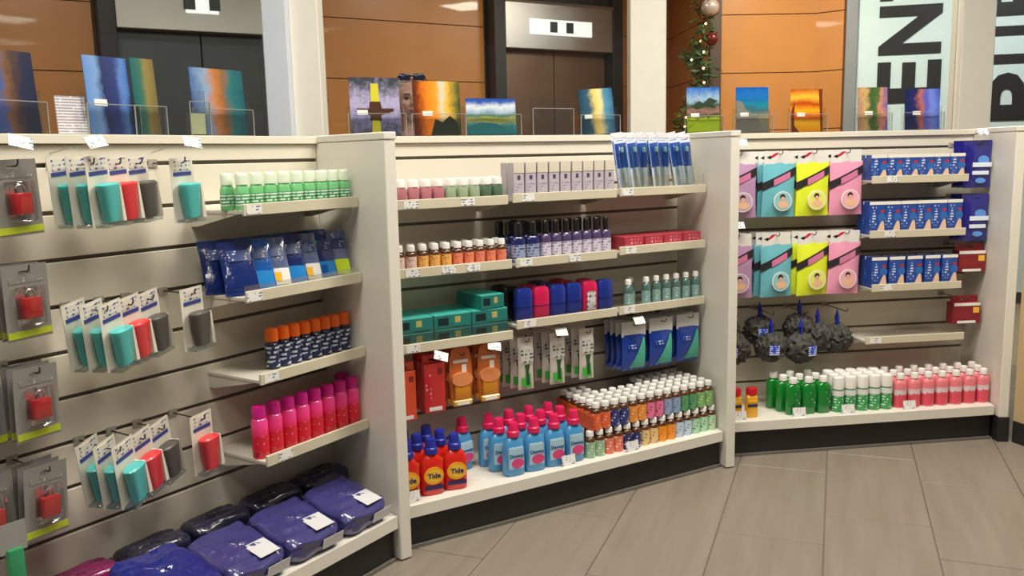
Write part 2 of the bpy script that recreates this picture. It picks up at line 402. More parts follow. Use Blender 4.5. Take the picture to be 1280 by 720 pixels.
# lobby wall of orange wood panels, with two elevators
WOOD = mat('orange_wood', (204, 136, 70), .35, scale=6, var=.10, coat=.25)
WOODGAP = mat('wood_joint', (70, 42, 24), .7)
STEEL = mat('brushed_steel', (190, 184, 178), .32, metal=.85, scale=3, var=.12)
DARKJ = mat('dark_jamb', (46, 42, 42), .45)
ED, EN = DD[1], NN[1]; EQ = Vector((.39, 8.5)); ERZ = RZ[1]
def EW(s, v, z): p = EQ + ED * s + EN * v; return Vector((p.x, p.y, z))
bm = bm_new(); box(bm, -8.5, 1.52, .01, .12, 0, 3.2)
wall = struct('wall_back', bm, WOODGAP); wall.location = EW(0, 0, 0); wall.rotation_euler = (0, 0, ERZ)
ZJ = [0, .53, 1.02, 1.51, 2.0, 2.49, 2.98, 3.2]
def wood_panels(parent, x0, x1, n, y=0.):
    wd = (x1 - x0) / n
    for i in range(n):
        for a, b in zip(ZJ, ZJ[1:]):
            bm = bm_new(); box(bm, x0 + i * wd + .004, x0 + (i + 1) * wd - .004, y - .018, y + .012, a + .004, b - .004)
            link('wood_panel', mesh(bm, WOOD), parent)
wood_panels(wall, -6.6, -3.92, 3); wood_panels(wall, -2.44, -.70, 1); wood_panels(wall, .78, 1.50, 1)
def elevator(s, label, door, lx=.35):
    dl = bm_new(); box(dl, -.598, -.004, -.03, .0, .01, 2.3, .003)
    dr = bm_new(); box(dr, .004, .598, -.03, .0, .01, 2.3, .003)
    hd = bm_new(); box(hd, -.60, .60, -.16, .0, 2.302, 2.71, .004)
    top = bm_new(); box(top, -.60, .60, -.10, .0, 2.715, 3.2)
    j1 = bm_new(); box(j1, -.72, -.603, -.17, .0, 0, 3.2, .004)
    j2 = bm_new(); box(j2, .603, .72, -.17, .0, 0, 3.2, .004)
    ip = bm_new(); box(ip, -lx, lx, -.172, -.158, 2.43, 2.57, .004)
    i1 = bm_new(); box(i1, -.13, -.05, -.180, -.171, 2.455, 2.55, .003)
    i2 = bm_new(); box(i2, .05, .13, -.180, -.171, 2.455, 2.55, .003)
    li = bm_new(); tube(li, [(-.6, -.165, 2.715), (.6, -.165, 2.715)], .012)
    DOORM = mat('elevator_door_%d' % door[0], door, .38, metal=.6, scale=2, var=.15)
    LITP = mat('lit_indicator_panel', (250, 250, 248), .3, emit=.9)
    DSP = mat('dark_display', (62, 64, 68), .3)
    spawn('elevator', [('door_leaf', mesh(dl, DOORM)), ('door_leaf', mesh(dr, DOORM)), ('header_panel', mesh(hd, STEEL), [('indicator_panel', mesh(ip, LITP)), ('indicator_window', mesh(i1, DSP)), ('indicator_window', mesh(i2, DSP))]),
        ('soffit', mesh(top, DARKJ)), ('jamb', mesh(j1, DARKJ)), ('jamb', mesh(j2, DARKJ)), ('header_trim', mesh(li, STEEL))],
        EW(s, .0, 0) , (0, 0, ERZ), label, 'elevator')
elevator(.045, 'far elevator with steel header and lit indicator between orange panels', (132, 106, 86))  # brown door tone paints the reflected surroundings into the steel
elevator(-3.18, 'near elevator with steel header beside the leftmost orange wood wall', (84, 86, 88), .12)

def wall_run(name, a, b, zt, m, y0=.0, y1=.1):
    a, b = Vector(a), Vector(b); d = b - a; bm = bm_new(); box(bm, 0, d.length, y0, y1, 0, zt)
    o = struct(name, bm, m); o.location = (a.x, a.y, 0); o.rotation_euler = (0, 0, math.atan2(d.y, d.x)); return o, d.length
wr, l = wall_run('wall_return', (1.70, 9.33), (1.80, 7.80), 3.2, WOODGAP, .01, .1); wood_panels(wr, 0, l, 2)
wf, l = wall_run('wall_front', (1.84, 7.76), (2.68, 7.78), 3.2, WOODGAP, .01, .1); wood_panels(wf, .0, l, 1)
wa, l = wall_run('wall_angle', (2.68, 7.78), (2.87, 7.62), 3.2, WOODGAP, .01, .1); wood_panels(wa, 0, l, 1)
bm = bm_new(); box(bm, -.05, .05, -.02, .03, 0, 3.2, .004); o = struct('trim_1', bm, mat('dark_corner_post', (84, 62, 48), .5)); o.location = (1.80, 7.74, 0)
# lettered panels
LA, LD = Vector((2.9, 7.6)), Vector((.97, -.2431)); LRZ = math.atan2(LD.y, LD.x)
bm = bm_new(); box(bm, -.03, .065, -.04, .05, 0, 3.2, .004); o = struct('trim_2', bm, mat('grey_jamb', (150, 150, 152), .4, metal=.3)); o.location = (LA.x, LA.y, 0); o.rotation_euler = (0, 0, LRZ)
PALE = mat('pale_sign_board', (214, 232, 232), .45, var=.02)
def letter(ch, x0, x1, z0, z1):
    """letter turned to read upwards: its foot at x1, its head at x0"""
    me = text_mesh(ch, 1.0, .004, True)
    me.transform(Matrix.Rotation(-math.pi / 2, 4, 'Y'))
    xs = [v.co.x for v in me.vertices]; zs = [v.co.z for v in me.vertices]
    sx = (x1 - x0) / (max(xs) - min(xs)); sz = (z1 - z0) / (max(zs) - min(zs))
    me.transform(Matrix.Translation((x0 - min(xs) * sx, 0, z0 - min(zs) * sz)) @ Matrix.Diagonal((sx, 1, sz, 1)))
    return moved(with_mat(me, INK), 0, -.002)
def sign(x0, x1, letters, label):
    b = bm_new(); box(b, x0, x1, 0, .04, .1, 3.2, .003)
    e = bm_new(); box(e, x1, x1 + .03, -.01, .05, 0, 3.2)
    r = spawn('lettered_panel', [('board', mesh(b, PALE), [('lettering', letter(*q)) for q in letters]), ('edge_strip', mesh(e, DARKJ))], (LA.x, LA.y, 0), (0, 0, LRZ), label, 'sign')
sign(.068, .80, [('E', .235, .73, 1.70, 2.05), ('N', .235, .72, 2.10, 2.50), ('T', .235, .71, 2.54, 2.88)], 'pale sign panel with upright black letters ENT beside orange wall')
sign(.90, 1.75, [('O', 1.09, 1.56, 1.05, 1.46), ('P', 1.09, 1.56, 1.53, 1.92), ('U', 1.075, 1.545, 1.99, 2.29), ('B', 1.055, 1.525, 2.37, 2.72)], 'pale sign panel with black letters at right edge, behind rightmost divider')

# shop window: posts and glass behind the display
POSTM = mat('cream_post', (250, 246, 234), .5, var=.03); POSTB = mat('cool_light_tinted_post', (226, 234, 246), .45, var=.03)  # bluish tone: cool light on the post's left face, painted into its colour
def post(name, x, y, ang, wx, m, wy=.14):
    bm = bm_new(); box(bm, -wx / 2, wx / 2, -wy / 2, wy / 2, 0, 3.2, .004); o = struct(name, bm, m); o.location = (x, y, 0); o.rotation_euler = (0, 0, ang)
G = [Vector((-2.75, 2.95)), Vector((-.95, 3.95)), Vector((.77, 4.93)), Vector((2.71, 5.22)), Vector((4.7, 5.2))]
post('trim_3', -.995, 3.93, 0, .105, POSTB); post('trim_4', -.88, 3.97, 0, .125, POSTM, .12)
post('trim_5', .768, 4.93, 0, .195, POSTM); post('trim_6', 2.712, 5.22, 0, .19, POSTM)
GLASS = clear_mat('shop_window_glass', (244, 247, 246), .03, .01)
for i, (a, b) in enumerate(zip(G, G[1:])):
    d = b - a; bm = bm_new(); box(bm, .10, d.length - .10, -.004, .004, .0, 3.2)
    o = struct('window_%d' % (i + 1), bm, GLASS); o.location = (a.x, a.y, 0); o.rotation_euler = (0, 0, math.atan2(d.y, d.x))

# tan end wall to the right of the last divider
TAN = mat('tan_laminate', (196, 170, 128), .5)
bm = bm_new(); prism_z(bm, [(2.248, 3.79), (2.63, 2.60), (2.70, 2.62), (2.30, 3.85)], 0.1, 1.40); wr_ = struct('wall_right', bm, TAN)
bm = bm_new(); prism_z(bm, [(2.246, 3.788), (2.628, 2.598), (2.70, 2.62), (2.30, 3.85)], 0, .1); struct('baseboard_right', bm, BLACK_KICK)

# ================================================================== DISPLAY UNITS
def slat_unit(b, u0, u1, ub0, ub1, label, kick0, kick1):
    """back board of separate slats, top ledge, base shelf and kick plate; y = -v"""
    parts = []
    c = bm_new(); box(c, u0, u1, .014, .24, 0, 1.382); parts.append(('carcass', mesh(c, GROOVE)))
    zs = [1.382] + [None]
    edges = [1.3815] + SLAT
    for k in range(len(edges)):
        zt = edges[k] - (0 if k == 0 else .0056); zb = edges[k + 1] + .0056 if k + 1 < len(edges) else .02
        s = bm_new(); box(s, u0, u1, 0, .013, zb, zt, .0015); parts.append(('slat_board', mesh(s, CREAM)))
    t = bm_new(); box(t, u0, u1, -.012, .25, 1.383, 1.408, .002); parts.append(('top_ledge', mesh(t, CREAM)))
    s = bm_new(); prism_z(s, [(ub0, -.002), (kick0, -.385), (kick1, -.385), (ub1, -.002)], .118, .16); parts.append(('base_shelf', mesh(s, PANELW)))
    k = bm_new(); prism_z(k, [(ub0, -.02), (kick0, -.362), (kick1, -.362), (ub1, -.02)], .0, .117); parts.append(('kick_plate', mesh(k, BLACK_KICK)))
    k2 = bm_new(); prism_z(k2, [(kick0, -.364), (kick0, -.374), (kick1, -.374), (kick1, -.364)], .0, .012); parts.append(('floor_strip', mesh(k2, mat('grey_floor_strip', (110, 106, 100), .4))))
    spawn('slatwall_display', parts, W(b, 0, 0, 0), rz(b), label, 'display shelving')
slat_unit(1, -.35, 1.598, -.35, 1.595, 'left cream slatwall display with travel cups and grey blister packs', -.35, 1.502)
slat_unit(2, -.03, 1.598, .0, 1.595, 'middle cream slatwall display between two white dividers', .062, 1.515)
slat_unit(3, .13, 1.598, .13, 1.592, 'right cream slatwall display with bright hanging pouches', .232, 1.50)

def divider(front_l, back, th, name_label, kick=False, ext=.26):
    f, bk = Vector(front_l), Vector(back); d = (bk - f); L = d.length; d.normalize(); n = Vector((d.y, -d.x))
    if n.x < 0: n = -n
    ang = math.atan2(d.y, d.x)
    p = bm_new(); box(p, 0, L + ext, -th if n.dot(Vector((-d.y, d.x))) < 0 else 0, 0 if n.dot(Vector((-d.y, d.x))) < 0 else th, 0.004, 1.386, .003)
    c = bm_new(); box(c, -.003, L + ext, (-th - .002) if n.dot(Vector((-d.y, d.x))) < 0 else -.002, .002 if n.dot(Vector((-d.y, d.x))) < 0 else th + .002, 1.387, 1.4105, .003)
    parts = [('board', mesh(p, PANELW)), ('cap', mesh(c, PANELW))]
    if kick:
        k = bm_new(); box(k, -.006, .12, -th - .004, .004, 0, .115, .002); parts.append(('kick_cover', mesh(k, BLACK_KICK)))
    spawn('divider_panel', parts, (f.x, f.y, 0), (0, 0, ang), name_label, 'divider')
divider((-.3874, 2.7324), (-.6607, 3.028), .045, 'tall white divider panel nearest the viewer, ending the left bay')
divider((.8897, 3.5282), (.755, 3.917), .042, 'white divider panel between the middle and right display bays')
divider((2.188, 3.80), (2.225, 4.22), .042, 'white divider panel at far right with black foot', True)

# ---------------------------------------------------------------- shelf trays
def shelf_tray(b, u0, u1, zl, label, guard=0., tags=(.1, .6), depth=.24, empty=False):
    """zl = underside of the front rail; goods stand at zl + .014"""
    wd = u1 - u0
    t = bm_new(); box(t, 0, wd, -depth + .004, -.001, .006, .014)
    lip = bm_new(); box(lip, 0, wd, -depth - .004, -depth + .004, 0, .034, .0015)
    parts = [('tray', mesh(t, SHELFM))]
    subs = []
    for f in tags:
        g = bm_new(); box(g, f * wd, f * wd + .055, -depth - .0055, -depth - .0045, .004, .030); subs.append(('price_tag', mesh(g, TAG)))
    parts.append(('price_rail', mesh(lip, LIPM), subs))
    for x in (.004, wd - .004):
        k = bm_new()
        pts = [(-.001, .006), (-depth + .02, .006), (-.03, -.035), (-.001, -.035)]
        a = [k.verts.new((x - .002, y, z)) for y, z in pts]; c = [k.verts.new((x + .002, y, z)) for y, z in pts]
        k.faces.new(a); k.faces.new(list(reversed(c)))
        for i in range(4): k.faces.new((a[i], c[i], c[(i + 1) % 4], a[(i + 1) % 4]))
        parts.append(('bracket', mesh(k, SHELFM)))
    if guard:
        q = bm_new(); box(q, .002, wd - .002, -depth + .005, -depth + .008, .014, .014 + guard); parts.append(('front_guard', mesh(q, ACRYL)))
    spawn('shelf_tray', parts, W(b, u0, 0, zl), rz(b), label, 'shelf')
shelf_tray(1, 1.075, 1.535, 1.176, 'beige shelf tray holding green bottles in the left bay', tags=(.02,))
shelf_tray(1, 1.065, 1.535, .928, 'beige shelf tray under shiny blue pouches in the left bay', .035, tags=(.0,))
shelf_tray(1, 1.095, 1.535, .680, 'beige shelf tray holding orange-capped spray cans', tags=(.03,))
shelf_tray(1, 1.10, 1.535, .430, 'beige shelf tray holding pink and red cans', tags=(.1,))
shelf_tray(2, .085, .572, 1.154, 'shelf tray under white-capped pink and green bottles, middle bay', tags=(.15, .6))
shelf_tray(2, .592, 1.068, 1.158, 'shelf tray under lavender cartons in the middle bay', tags=(.08,))
shelf_tray(2, 1.085, 1.535, 1.160, 'shelf tray under blue toothbrush packs in the middle bay', .065, tags=(.02,))
shelf_tray(2, .085, .582, .918, 'shelf tray under small bottles with orange labels, middle bay', tags=(.14, .42, .62))
shelf_tray(2, .60, 1.068, .918, 'shelf tray under black-capped navy and lavender bottles, middle bay', tags=(.03, .5))
shelf_tray(2, 1.082, 1.535, .928, 'shelf tray under red cartons in the middle bay', .0, tags=(.06,))
shelf_tray(2, .085, .580, .652, 'shelf tray under stacked teal cartons in the middle bay', .065, tags=(.12,))
shelf_tray(2, .598, 1.068, .685, 'shelf tray under blue and pink cases in the middle bay', .055, tags=(.06,))
shelf_tray(2, 1.078, 1.535, .686, 'shelf tray under clear bottles in the middle bay', tags=(.05,))
shelf_tray(3, .945, 1.412, 1.172, 'uppermost shelf tray of bandage cartons in the right bay', tags=(.15,))
shelf_tray(3, .945, 1.412, .928, 'middle shelf tray of bandage cartons in the right bay', tags=(.15,))
shelf_tray(3, .965, 1.405, .684, 'lowest shelf tray of bandage cartons in the right bay', tags=(.1,))
shelf_tray(3, .945, 1.432, .442, 'empty clear-fronted shelf tray above pink lotion bottles', .03, tags=(.04,))

# ---------------------------------------------------------------- peg hooks with price flags
def peg_hook(b, u, z, length, label, flag=True, ft=.0, fl=None):
    fz = .012 if b == 2 else .03
    wv = bm_new(); tube(wv, [(0, .004, z), (0, -length * .6, z), (0, -length, z), (0, -length - .008, z + .006), (0, -length - .010, z + .016)], .0022)
    pl = bm_new(); box(pl, -.014, .014, -.004, .006, z - .012, z + .012, .001)
    parts = [('wire', mesh(wv, WIRE)), ('mount_plate', mesh(pl, mat('grey_mount', (168, 162, 150), .4)))]
    if flag:
        fl = fl or length + .05
        a = bm_new(); tube(a, [(0, .0, z + fz), (0, -fl * .5, z + fz * 1.5), (0, -fl, z + fz * 1.67)], .0016)
        tg = bm_new(); box(tg, -.026, .026, -.0008, .0008, -.004, .03); me = mesh(tg, TAG)
        me.transform(Matrix.Translation((0, -fl, z + fz * 1.67 - .006)) @ Matrix.Rotation(R_(-35), 4, 'X') @ Matrix.Rotation(ft, 4, 'Y'))
        parts.append(('flag_arm', mesh(a, clear_mat('clear_strip', (225, 225, 225), .12, .1)), [('price_flag', me)]))
    spawn('peg_hook', parts, W(b, u, 0, 0), rz(b), label, 'hook')
# ================================================================== GOODS
def bottle(w, d, hb, hs, rn, hc, rc, body_m, cap_m, label_m=None, lz=(.2, .8), p=2.4, seg=16, front_only=False, capr=.9):
    R = w / 2; sy = d / w
    b = bm_new(); lathe(b, [(.90 * R, 0), (R, .004), (R, hb * .5), (R, hb), (.93 * R, hb + .3 * hs), (.6 * R + .4 * rn, hb + .65 * hs), (rn, hb + hs), (rn, hb + hs + .006)], seg, 1, sy, p)
    z = hb + hs + .003; c = bm_new(); cy = max(sy, min(1, rn / rc)) if rc > .012 else 1
    cy = min(1, d / (2 * rc))
    lathe(c, [(rc, z), (rc, z + hc * .75), (rc * capr, z + hc * .93), (rc * capr * .8, z + hc)], seg, 1, cy, 2)
    parts = [('body', mesh(b, body_m)), ('cap', mesh(c, cap_m))]
    if label_m:
        l = bm_new(); lathe(l, [(R * 1.015, hb * lz[0]), (R * 1.015, hb * lz[1])], seg, 1, (d / 2 + R * .015) / (R * 1.015), p, close=False); parts.insert(1, ('label', mesh(l, label_m)))
    return parts
def carton(w, d, h, m, extra=()):
    b = bm_new(); box(b, -w / 2, w / 2, -d / 2, d / 2, 0, h, .0012)
    return [('box', mesh(b, m), list(extra))]
def face(w, z0, z1, d, m, x0=None, x1=None, off=.0006, name='print'):
    b = bm_new(); box(b, -w / 2 if x0 is None else x0, w / 2 if x1 is None else x1, -d / 2 - off - .0006, -d / 2 - off + .0002, z0, z1)
    return (name, mesh(b, m))
def row(name, parts, b, us, v, z, what, cat, group, tail='', mats=None, rot=0., jit=.05, tilt=0):
    n = len(us)
    for i, u in enumerate(us):
        lab = '%s, %s from left%s' % (what(i) if callable(what) else what, ORD[i], tail)
        vv = v[i] if isinstance(v, (list, tuple)) else v
        spawn(name, parts, W(b, u, vv, z), rz(b, rot + random.uniform(-jit, jit), tilt), lab, cat, group, mats(i) if mats else None)
def lin_sp(a, b, n): return [a + (b - a) * i / (n - 1) for i in range(n)]

# ---------------- LEFT BAY
# green bottles
GRN = mat('mint_gel', (118, 196, 132), .2, var=.08, coat=.4); GLAB = print_mat('green_label', (66, 150, 96), (226, 240, 226), 110., .55)
PALECAP = mat('pale_mint_cap', (226, 238, 216), .35)
gb = bottle(.042, .026, .060, .010, .016, .034, .0195, GRN, PALECAP, GLAB, (.25, .8), 3.2)
row('gel_bottle', gb, 1, lin_sp(1.105, 1.515, 9), .205, 1.19, 'mint green gel bottle', 'bottle', 'green bottles on the left bay top shelf', ', front row')
row('gel_bottle', gb, 1, lin_sp(1.085, 1.515, 9), .165, 1.19, 'mint green gel bottle', 'bottle', 'green bottles on the left bay top shelf', ', second row')
# shiny pouches
PW, PH, PT = .105, .165, .022
NAVYF = mat('navy_film', (24, 44, 108), .16, coat=.8, bump=.6, scale=40); BLUEF = mat('blue_film', (22, 92, 176), .16, coat=.8, bump=.6, scale=40)
GREYF = mat('grey_blue_film', (92, 108, 150), .16, coat=.8, bump=.6, scale=40)
LIME = mat('lime_print', (206, 232, 40), .3); WHITEP = mat('white_print', (238, 236, 230), .35); SKYP = mat('sky_print', (32, 132, 206), .3); YELP = mat('yellow_print', (246, 190, 60), .35)
b_ = bm_new(); pouch(b_, PW, PH, PT, seed=3, wr=.0016); pch = mesh(b_, NAVYF)
b_ = bm_new(); patch(b_, PW, PH, PT, -.045, .045, .012, .062); pp1 = mesh(b_, WHITEP)
b_ = bm_new(); patch(b_, PW, PH, PT, -.020, .016, .022, .050, .002); pp2 = mesh(b_, YELP)
b_ = bm_new(); patch(b_, PW, PH, PT, -.03, .04, .10, .135); pp3 = mesh(b_, print_mat('pouch_print', (40, 64, 128), (220, 226, 238), 120., .4))
pouch_parts = [('film', pch, [('printed_band', pp1), ('picture', pp2), ('print', pp3)])]
FL = [(NAVYF, NAVYF, NAVYF, 'dark navy'), (BLUEF, SKYP, SKYP, 'bright blue'), (GREYF, WHITEP, YELP, 'grey pouch, white and yellow foot'), (NAVYF, SKYP, SKYP, 'navy pouch, sky blue foot'), (GREYF, WHITEP, YELP, 'x'), (NAVYF, SKYP, BLUEF, 'x'), (GREYF, LIME, LIME, 'x')]
FLN = ['dark navy shiny pouch', 'bright blue shiny pouch', 'grey pouch with white and yellow foot', 'navy pouch with sky blue foot', 'grey pouch with white foot', 'navy pouch with blue foot', 'grey pouch with lime green foot']
for i, u in enumerate(lin_sp(1.10, 1.485, 7)):
    spawn('foil_pouch', pouch_parts, W(1, u, .190, .944), rz(1, -.34 + random.uniform(-.04, .04), R_(-22)), '%s, %s from left on its tray' % (FLN[i], ORD[i]), 'pouch', 'shiny pouches on the left bay tray', dict(film=FL[i][0], printed_band=FL[i][1], picture=FL[i][2]))
for i, u in enumerate(lin_sp(1.09, 1.48, 6)):
    spawn('foil_pouch', pouch_parts, W(1, u, .112, .944), rz(1, -.34 + random.uniform(-.04, .04), R_(-22)), 'shiny blue pouch behind the front ones, %s from left' % ORD[i], 'pouch', 'shiny pouches on the left bay tray', dict(film=(NAVYF, BLUEF)[i % 2], printed_band=NAVYF, picture=NAVYF))
# spray cans with orange caps
NAVYB = mat('navy_can', (26, 30, 66), .25, coat=.4); ORCAP = mat('orange_cap', (240, 106, 24), .35); NLAB = print_mat('navy_can_print', (34, 40, 84), (206, 214, 230), 70., .5)
sc = bottle(.043, .043, .078, .006, .0195, .040, .0205, NAVYB, ORCAP, NLAB, (.08, .92), 2)
row('spray_can', sc, 1, lin_sp(1.225, 1.535, 8), .150, .694, 'navy spray can with orange cap', 'spray can', 'orange-capped spray cans')
# pink and red cans
PINKB = ramp_mat('pink_red_can', [(0., (214, 30, 48)), (.45, (224, 34, 70)), (.75, (238, 58, 128)), (1., (236, 70, 150))], 'Z', .12, .05, 20.)
MAG = mat('magenta_cap', (206, 28, 136), .32)
pk = bottle(.050, .050, .112, .010, .020, .036, .0215, PINKB, MAG, None, p=2)
l_ = bm_new(); lathe(l_, [(.0254, .02), (.0254, .07)], 16, close=False); pk.append(('label', mesh(l_, print_mat('pink_can_print', (218, 32, 56), (248, 214, 220), 80., .36))))
row('aerosol_can', pk, 1, lin_sp(1.128, 1.522, 8), .185, .444, 'pink and red can with magenta cap', 'aerosol can', 'pink cans on the left bay shelf', ', front row')
row('aerosol_can', pk, 1, [1.545], .115, .444, 'pink and red can behind the front row beside divider', 'aerosol can', 'pink cans on the left bay shelf')
# wrapped soft packs on the base shelf
PURF = mat('violet_wrapped_fabric', (62, 60, 120), .22, coat=.7, bump=1., scale=26, var=.25); DNAV = mat('dark_navy_wrapped_fabric', (36, 36, 62), .25, coat=.7, bump=1., scale=26, var=.25)
MAGF = mat('magenta_wrapped_fabric', (136, 26, 92), .22, coat=.7, bump=.8, scale=26); RBLU = mat('royal_wrapped_fabric', (32, 38, 122), .22, coat=.7, bump=.8, scale=26)
def bundle(w, d, h, seed, label=True):
    """folded fabric in a clear wrapper: rounded block with fold ridges and creases"""
    rnd = random.Random(seed); b = bm_new()
    prof = [(.90, 0), (.985, .006)] + [(1.0 - .022 * (k % 2), .010 + (h - .024) * k / 6) for k in range(7)] + [(.96, h - .006), (.90, h), (.78, h + .003), (.64, h + .004), (.5, h + .005), (.36, h + .006), (.2, h + .006), (.05, h + .006)]
    lathe(b, prof, 44, w / 2, d / 2, 5.5)
    for v in b.verts:
        n = math.sin(31 * v.co.x + 9 * v.co.y + seed) * math.sin(38 * v.co.y - 23 * v.co.z) + 1.1 * math.sin(150 * v.co.y + 8 * v.co.x)
        v.co.z += (.0035 * n + rnd.uniform(-.0015, .0015)) * (1 if v.co.z > .012 else 0)
        v.co.y += .004 * math.sin(47 * v.co.x + 90 * v.co.z) * (1 if v.co.y < 0 else -1)
    sub = []
    if label:
        l = bm_new(); box(l, w * .03, w * .38, -d * .40, -d * .08, h + .0075, h + .0085); sub.append(('paper_label', mesh(l, print_mat('pack_label', (214, 214, 218), (170, 172, 182), 60., .2))))
        f = bm_new(); box(f, w * .06, w * .46, -d * .505 - .0045, -d * .505 - .0035, h * .25, h * .8); sub.append(('paper_label', mesh(f, print_mat('pack_label', (0, 0, 0), (0, 0, 0)))))
    return [('wrapper', mesh(b, PURF, ang=.9), sub)]
ba, bb_, bc_ = bundle(.205, .225, .062, 5), bundle(.205, .105, .105, 7, False), bundle(.215, .235, .085, 9, False)
GRP = 'wrapped packs on the left base shelf'
def put_pack(parts, u, v, z, a, tilt, m_, lab):
    spawn('wrapped_soft_pack', parts, W(1, u, v, z), rz(1, a, R_(tilt)), lab, 'soft pack', GRP, dict(wrapper=m_))
put_pack(ba, 1.375, .262, .190, .03, 14, PURF, 'violet wrapped pack with white label nearest the divider')
put_pack(ba, 1.160, .262, .190, -.02, 14, PURF, 'violet wrapped pack with white label, middle of base shelf')
put_pack(ba, .945, .262, .190, .02, 14, PURF, 'violet wrapped pack with white label beside royal blue pack')
for i, u in enumerate((1.46, 1.245, 1.03, .815)):
    put_pack(bb_, u, .075, .161, .0, 0, DNAV, 'dark navy wrapped pack in back row of base shelf, %s from divider' % ORD[i])
put_pack(bc_, .720, .255, .192, .04, 12, RBLU, 'royal blue wrapped pack on base shelf below the travel cups')
put_pack(bc_, .495, .255, .192, -.03, 12, MAGF, 'magenta wrapped pack at left of the royal blue pack')
put_pack(bc_, .27, .255, .192, .03, 12, RBLU, 'blue wrapped pack at the lower left frame corner')
put_pack(bb_, .60, .075, .161, 0, 0, MAGF, 'magenta wrapped pack lying behind the royal blue pack')
put_pack(bb_, .385, .075, .161, 0, 0, DNAV, 'dark blue wrapped pack lying behind the magenta pack')

# hanging grey blister cards with red locks
GCARD = mat('grey_card', (128, 126, 122), .4); REDL = mat('red_lock', (206, 40, 48), .3, coat=.4); LIMES = mat('olive_lime_strip', (176, 190, 44), .4)
def hang_card_bm(w, h, t=.0014):
    """card with a punched slot near its top; origin at the slot"""
    b = bm_new(); top = .018
    box(b, -w / 2, w / 2, -t / 2, t / 2, top - h, -.004); box(b, -w / 2, -.016, -t / 2, t / 2, -.004, .004); box(b, .016, w / 2, -t / 2, t / 2, -.004, .004); box(b, -w / 2, w / 2, -t / 2, t / 2, .004, top)
    return b
lk = bm_new(); box(lk, -.024, .024, -.022, -.003, -.108, -.058, .004, 2)
sk = bm_new(); tube(sk, [(-.012, -.012, -.06), (-.012, -.012, -.048), (-.006, -.012, -.040), (.006, -.012, -.040), (.012, -.012, -.048), (.012, -.012, -.06)], .003)
st = bm_new(); box(st, -.059, .059, -.0022, -.0007, -.152, -.136)
bl = bm_new(); box(bl, -.034, .034, -.026, -.0008, -.126, -.030, .006, 2)
pr = bm_new(); box(pr, -.045, .045, -.0018, -.0008, -.024, -.012)
lock_card = [('backing_card', mesh(hang_card_bm(.122, .176), GCARD), [('lime_strip', mesh(st, LIMES)), ('print', mesh(pr, print_mat('grey_card_print', (128, 126, 122), (214, 212, 208), 120., .4)))]),
             ('red_lock', mesh(lk, REDL), [('shackle', mesh(sk, mat('lock_steel', (200, 200, 200), .25, metal=.9)))]), ('blister', mesh(bl, ACRYL))]
RN = ['top row', 'second row', 'third row', 'bottom row']
for r, k in enumerate((0, 2, 4, 6)):
    z = SLAT[k]
    peg_hook(1, .50, z, .17, 'peg hook of the grey red-lock blister cards, %s' % RN[r], r == 0, .3, .20)
    for j, v in enumerate((.155, .125, .095)):
        spawn('lock_blister_card', lock_card, W(1, .50, v, z - .003), rz(1, .22 + .05 * j, 0, R_(-2 + 2 * r)), 'grey blister card with red lock, %s, %s from front' % (RN[r], ORD[j]), 'blister card', 'red lock blister cards')
    spawn('lock_blister_card', lock_card, W(1, .37, .14, z - .003), rz(1, .15, 0, R_(-2)), 'grey blister card with red lock at frame edge, %s' % RN[r], 'blister card', 'red lock blister cards')
    peg_hook(1, .37, z, .16, 'peg hook at the left frame edge, %s' % RN[r], False)
# green tube hanging at the lower left corner
gt = bm_new(); box(gt, -.018, .018, -.012, .012, -.20, -.03, .006, 2); gh = bm_new(); box(gh, -.03, .03, -.001, .001, -.04, .03)
spawn('green_hang_pack', [('tube', mesh(gt, mat('green_tube', (52, 140, 92), .4))), ('header', mesh(gh, mat('clear_grey_header', (150, 150, 148), .2, coat=.6)))], W(1, .372, .235, .50), rz(1), 'green upright strip pack at the lower left frame edge', 'strip pack')

# travel cups on white cards
TEAL = mat('teal_cup', (84, 196, 194), .35, coat=.3); REDC = mat('coral_red_cup', (228, 58, 64), .35, coat=.3); DRKC = mat('charcoal_cup', (88, 84, 80), .4)
CARDW = mat('white_card', (222, 216, 202), .45); CLR = clear_mat('clear_blister', (232, 240, 240), .12)
cp = bm_new(); lathe(cp, [(.022, -.146), (.026, -.140), (.033, -.066), (.036, -.060), (.036, -.054), (.030, -.050)], 16, 1, .55, 2.6, 0, -.022)
tr = bm_new(); box(tr, -.040, .040, -.036, -.001, -.158, -.148, .002)
wing = bm_new(); prism(wing, [(.036, -.150), (.050, -.150), (.046, -.10), (.042, -.055), (.036, -.055)], -.030, -.001)
bd = bm_new(); box(bd, -.036, .036, -.0022, -.0007, -.030, -.020)
bt = bm_new(); box(bt, -.030, .034, -.0020, -.0007, -.016, .012)
cup_card = [('backing_card', mesh(hang_card_bm(.092, .175), CARDW), [('blue_band', mesh(bd, mat('blue_band', (54, 66, 140), .4))), ('print', mesh(bt, print_mat('cup_card_print', (222, 216, 202), (90, 100, 160), 90., .45)))]),
            ('cup', mesh(cp, TEAL)), ('clear_tray', mesh(tr, CLR)), ('card_wing', mesh(wing, CARDW))]
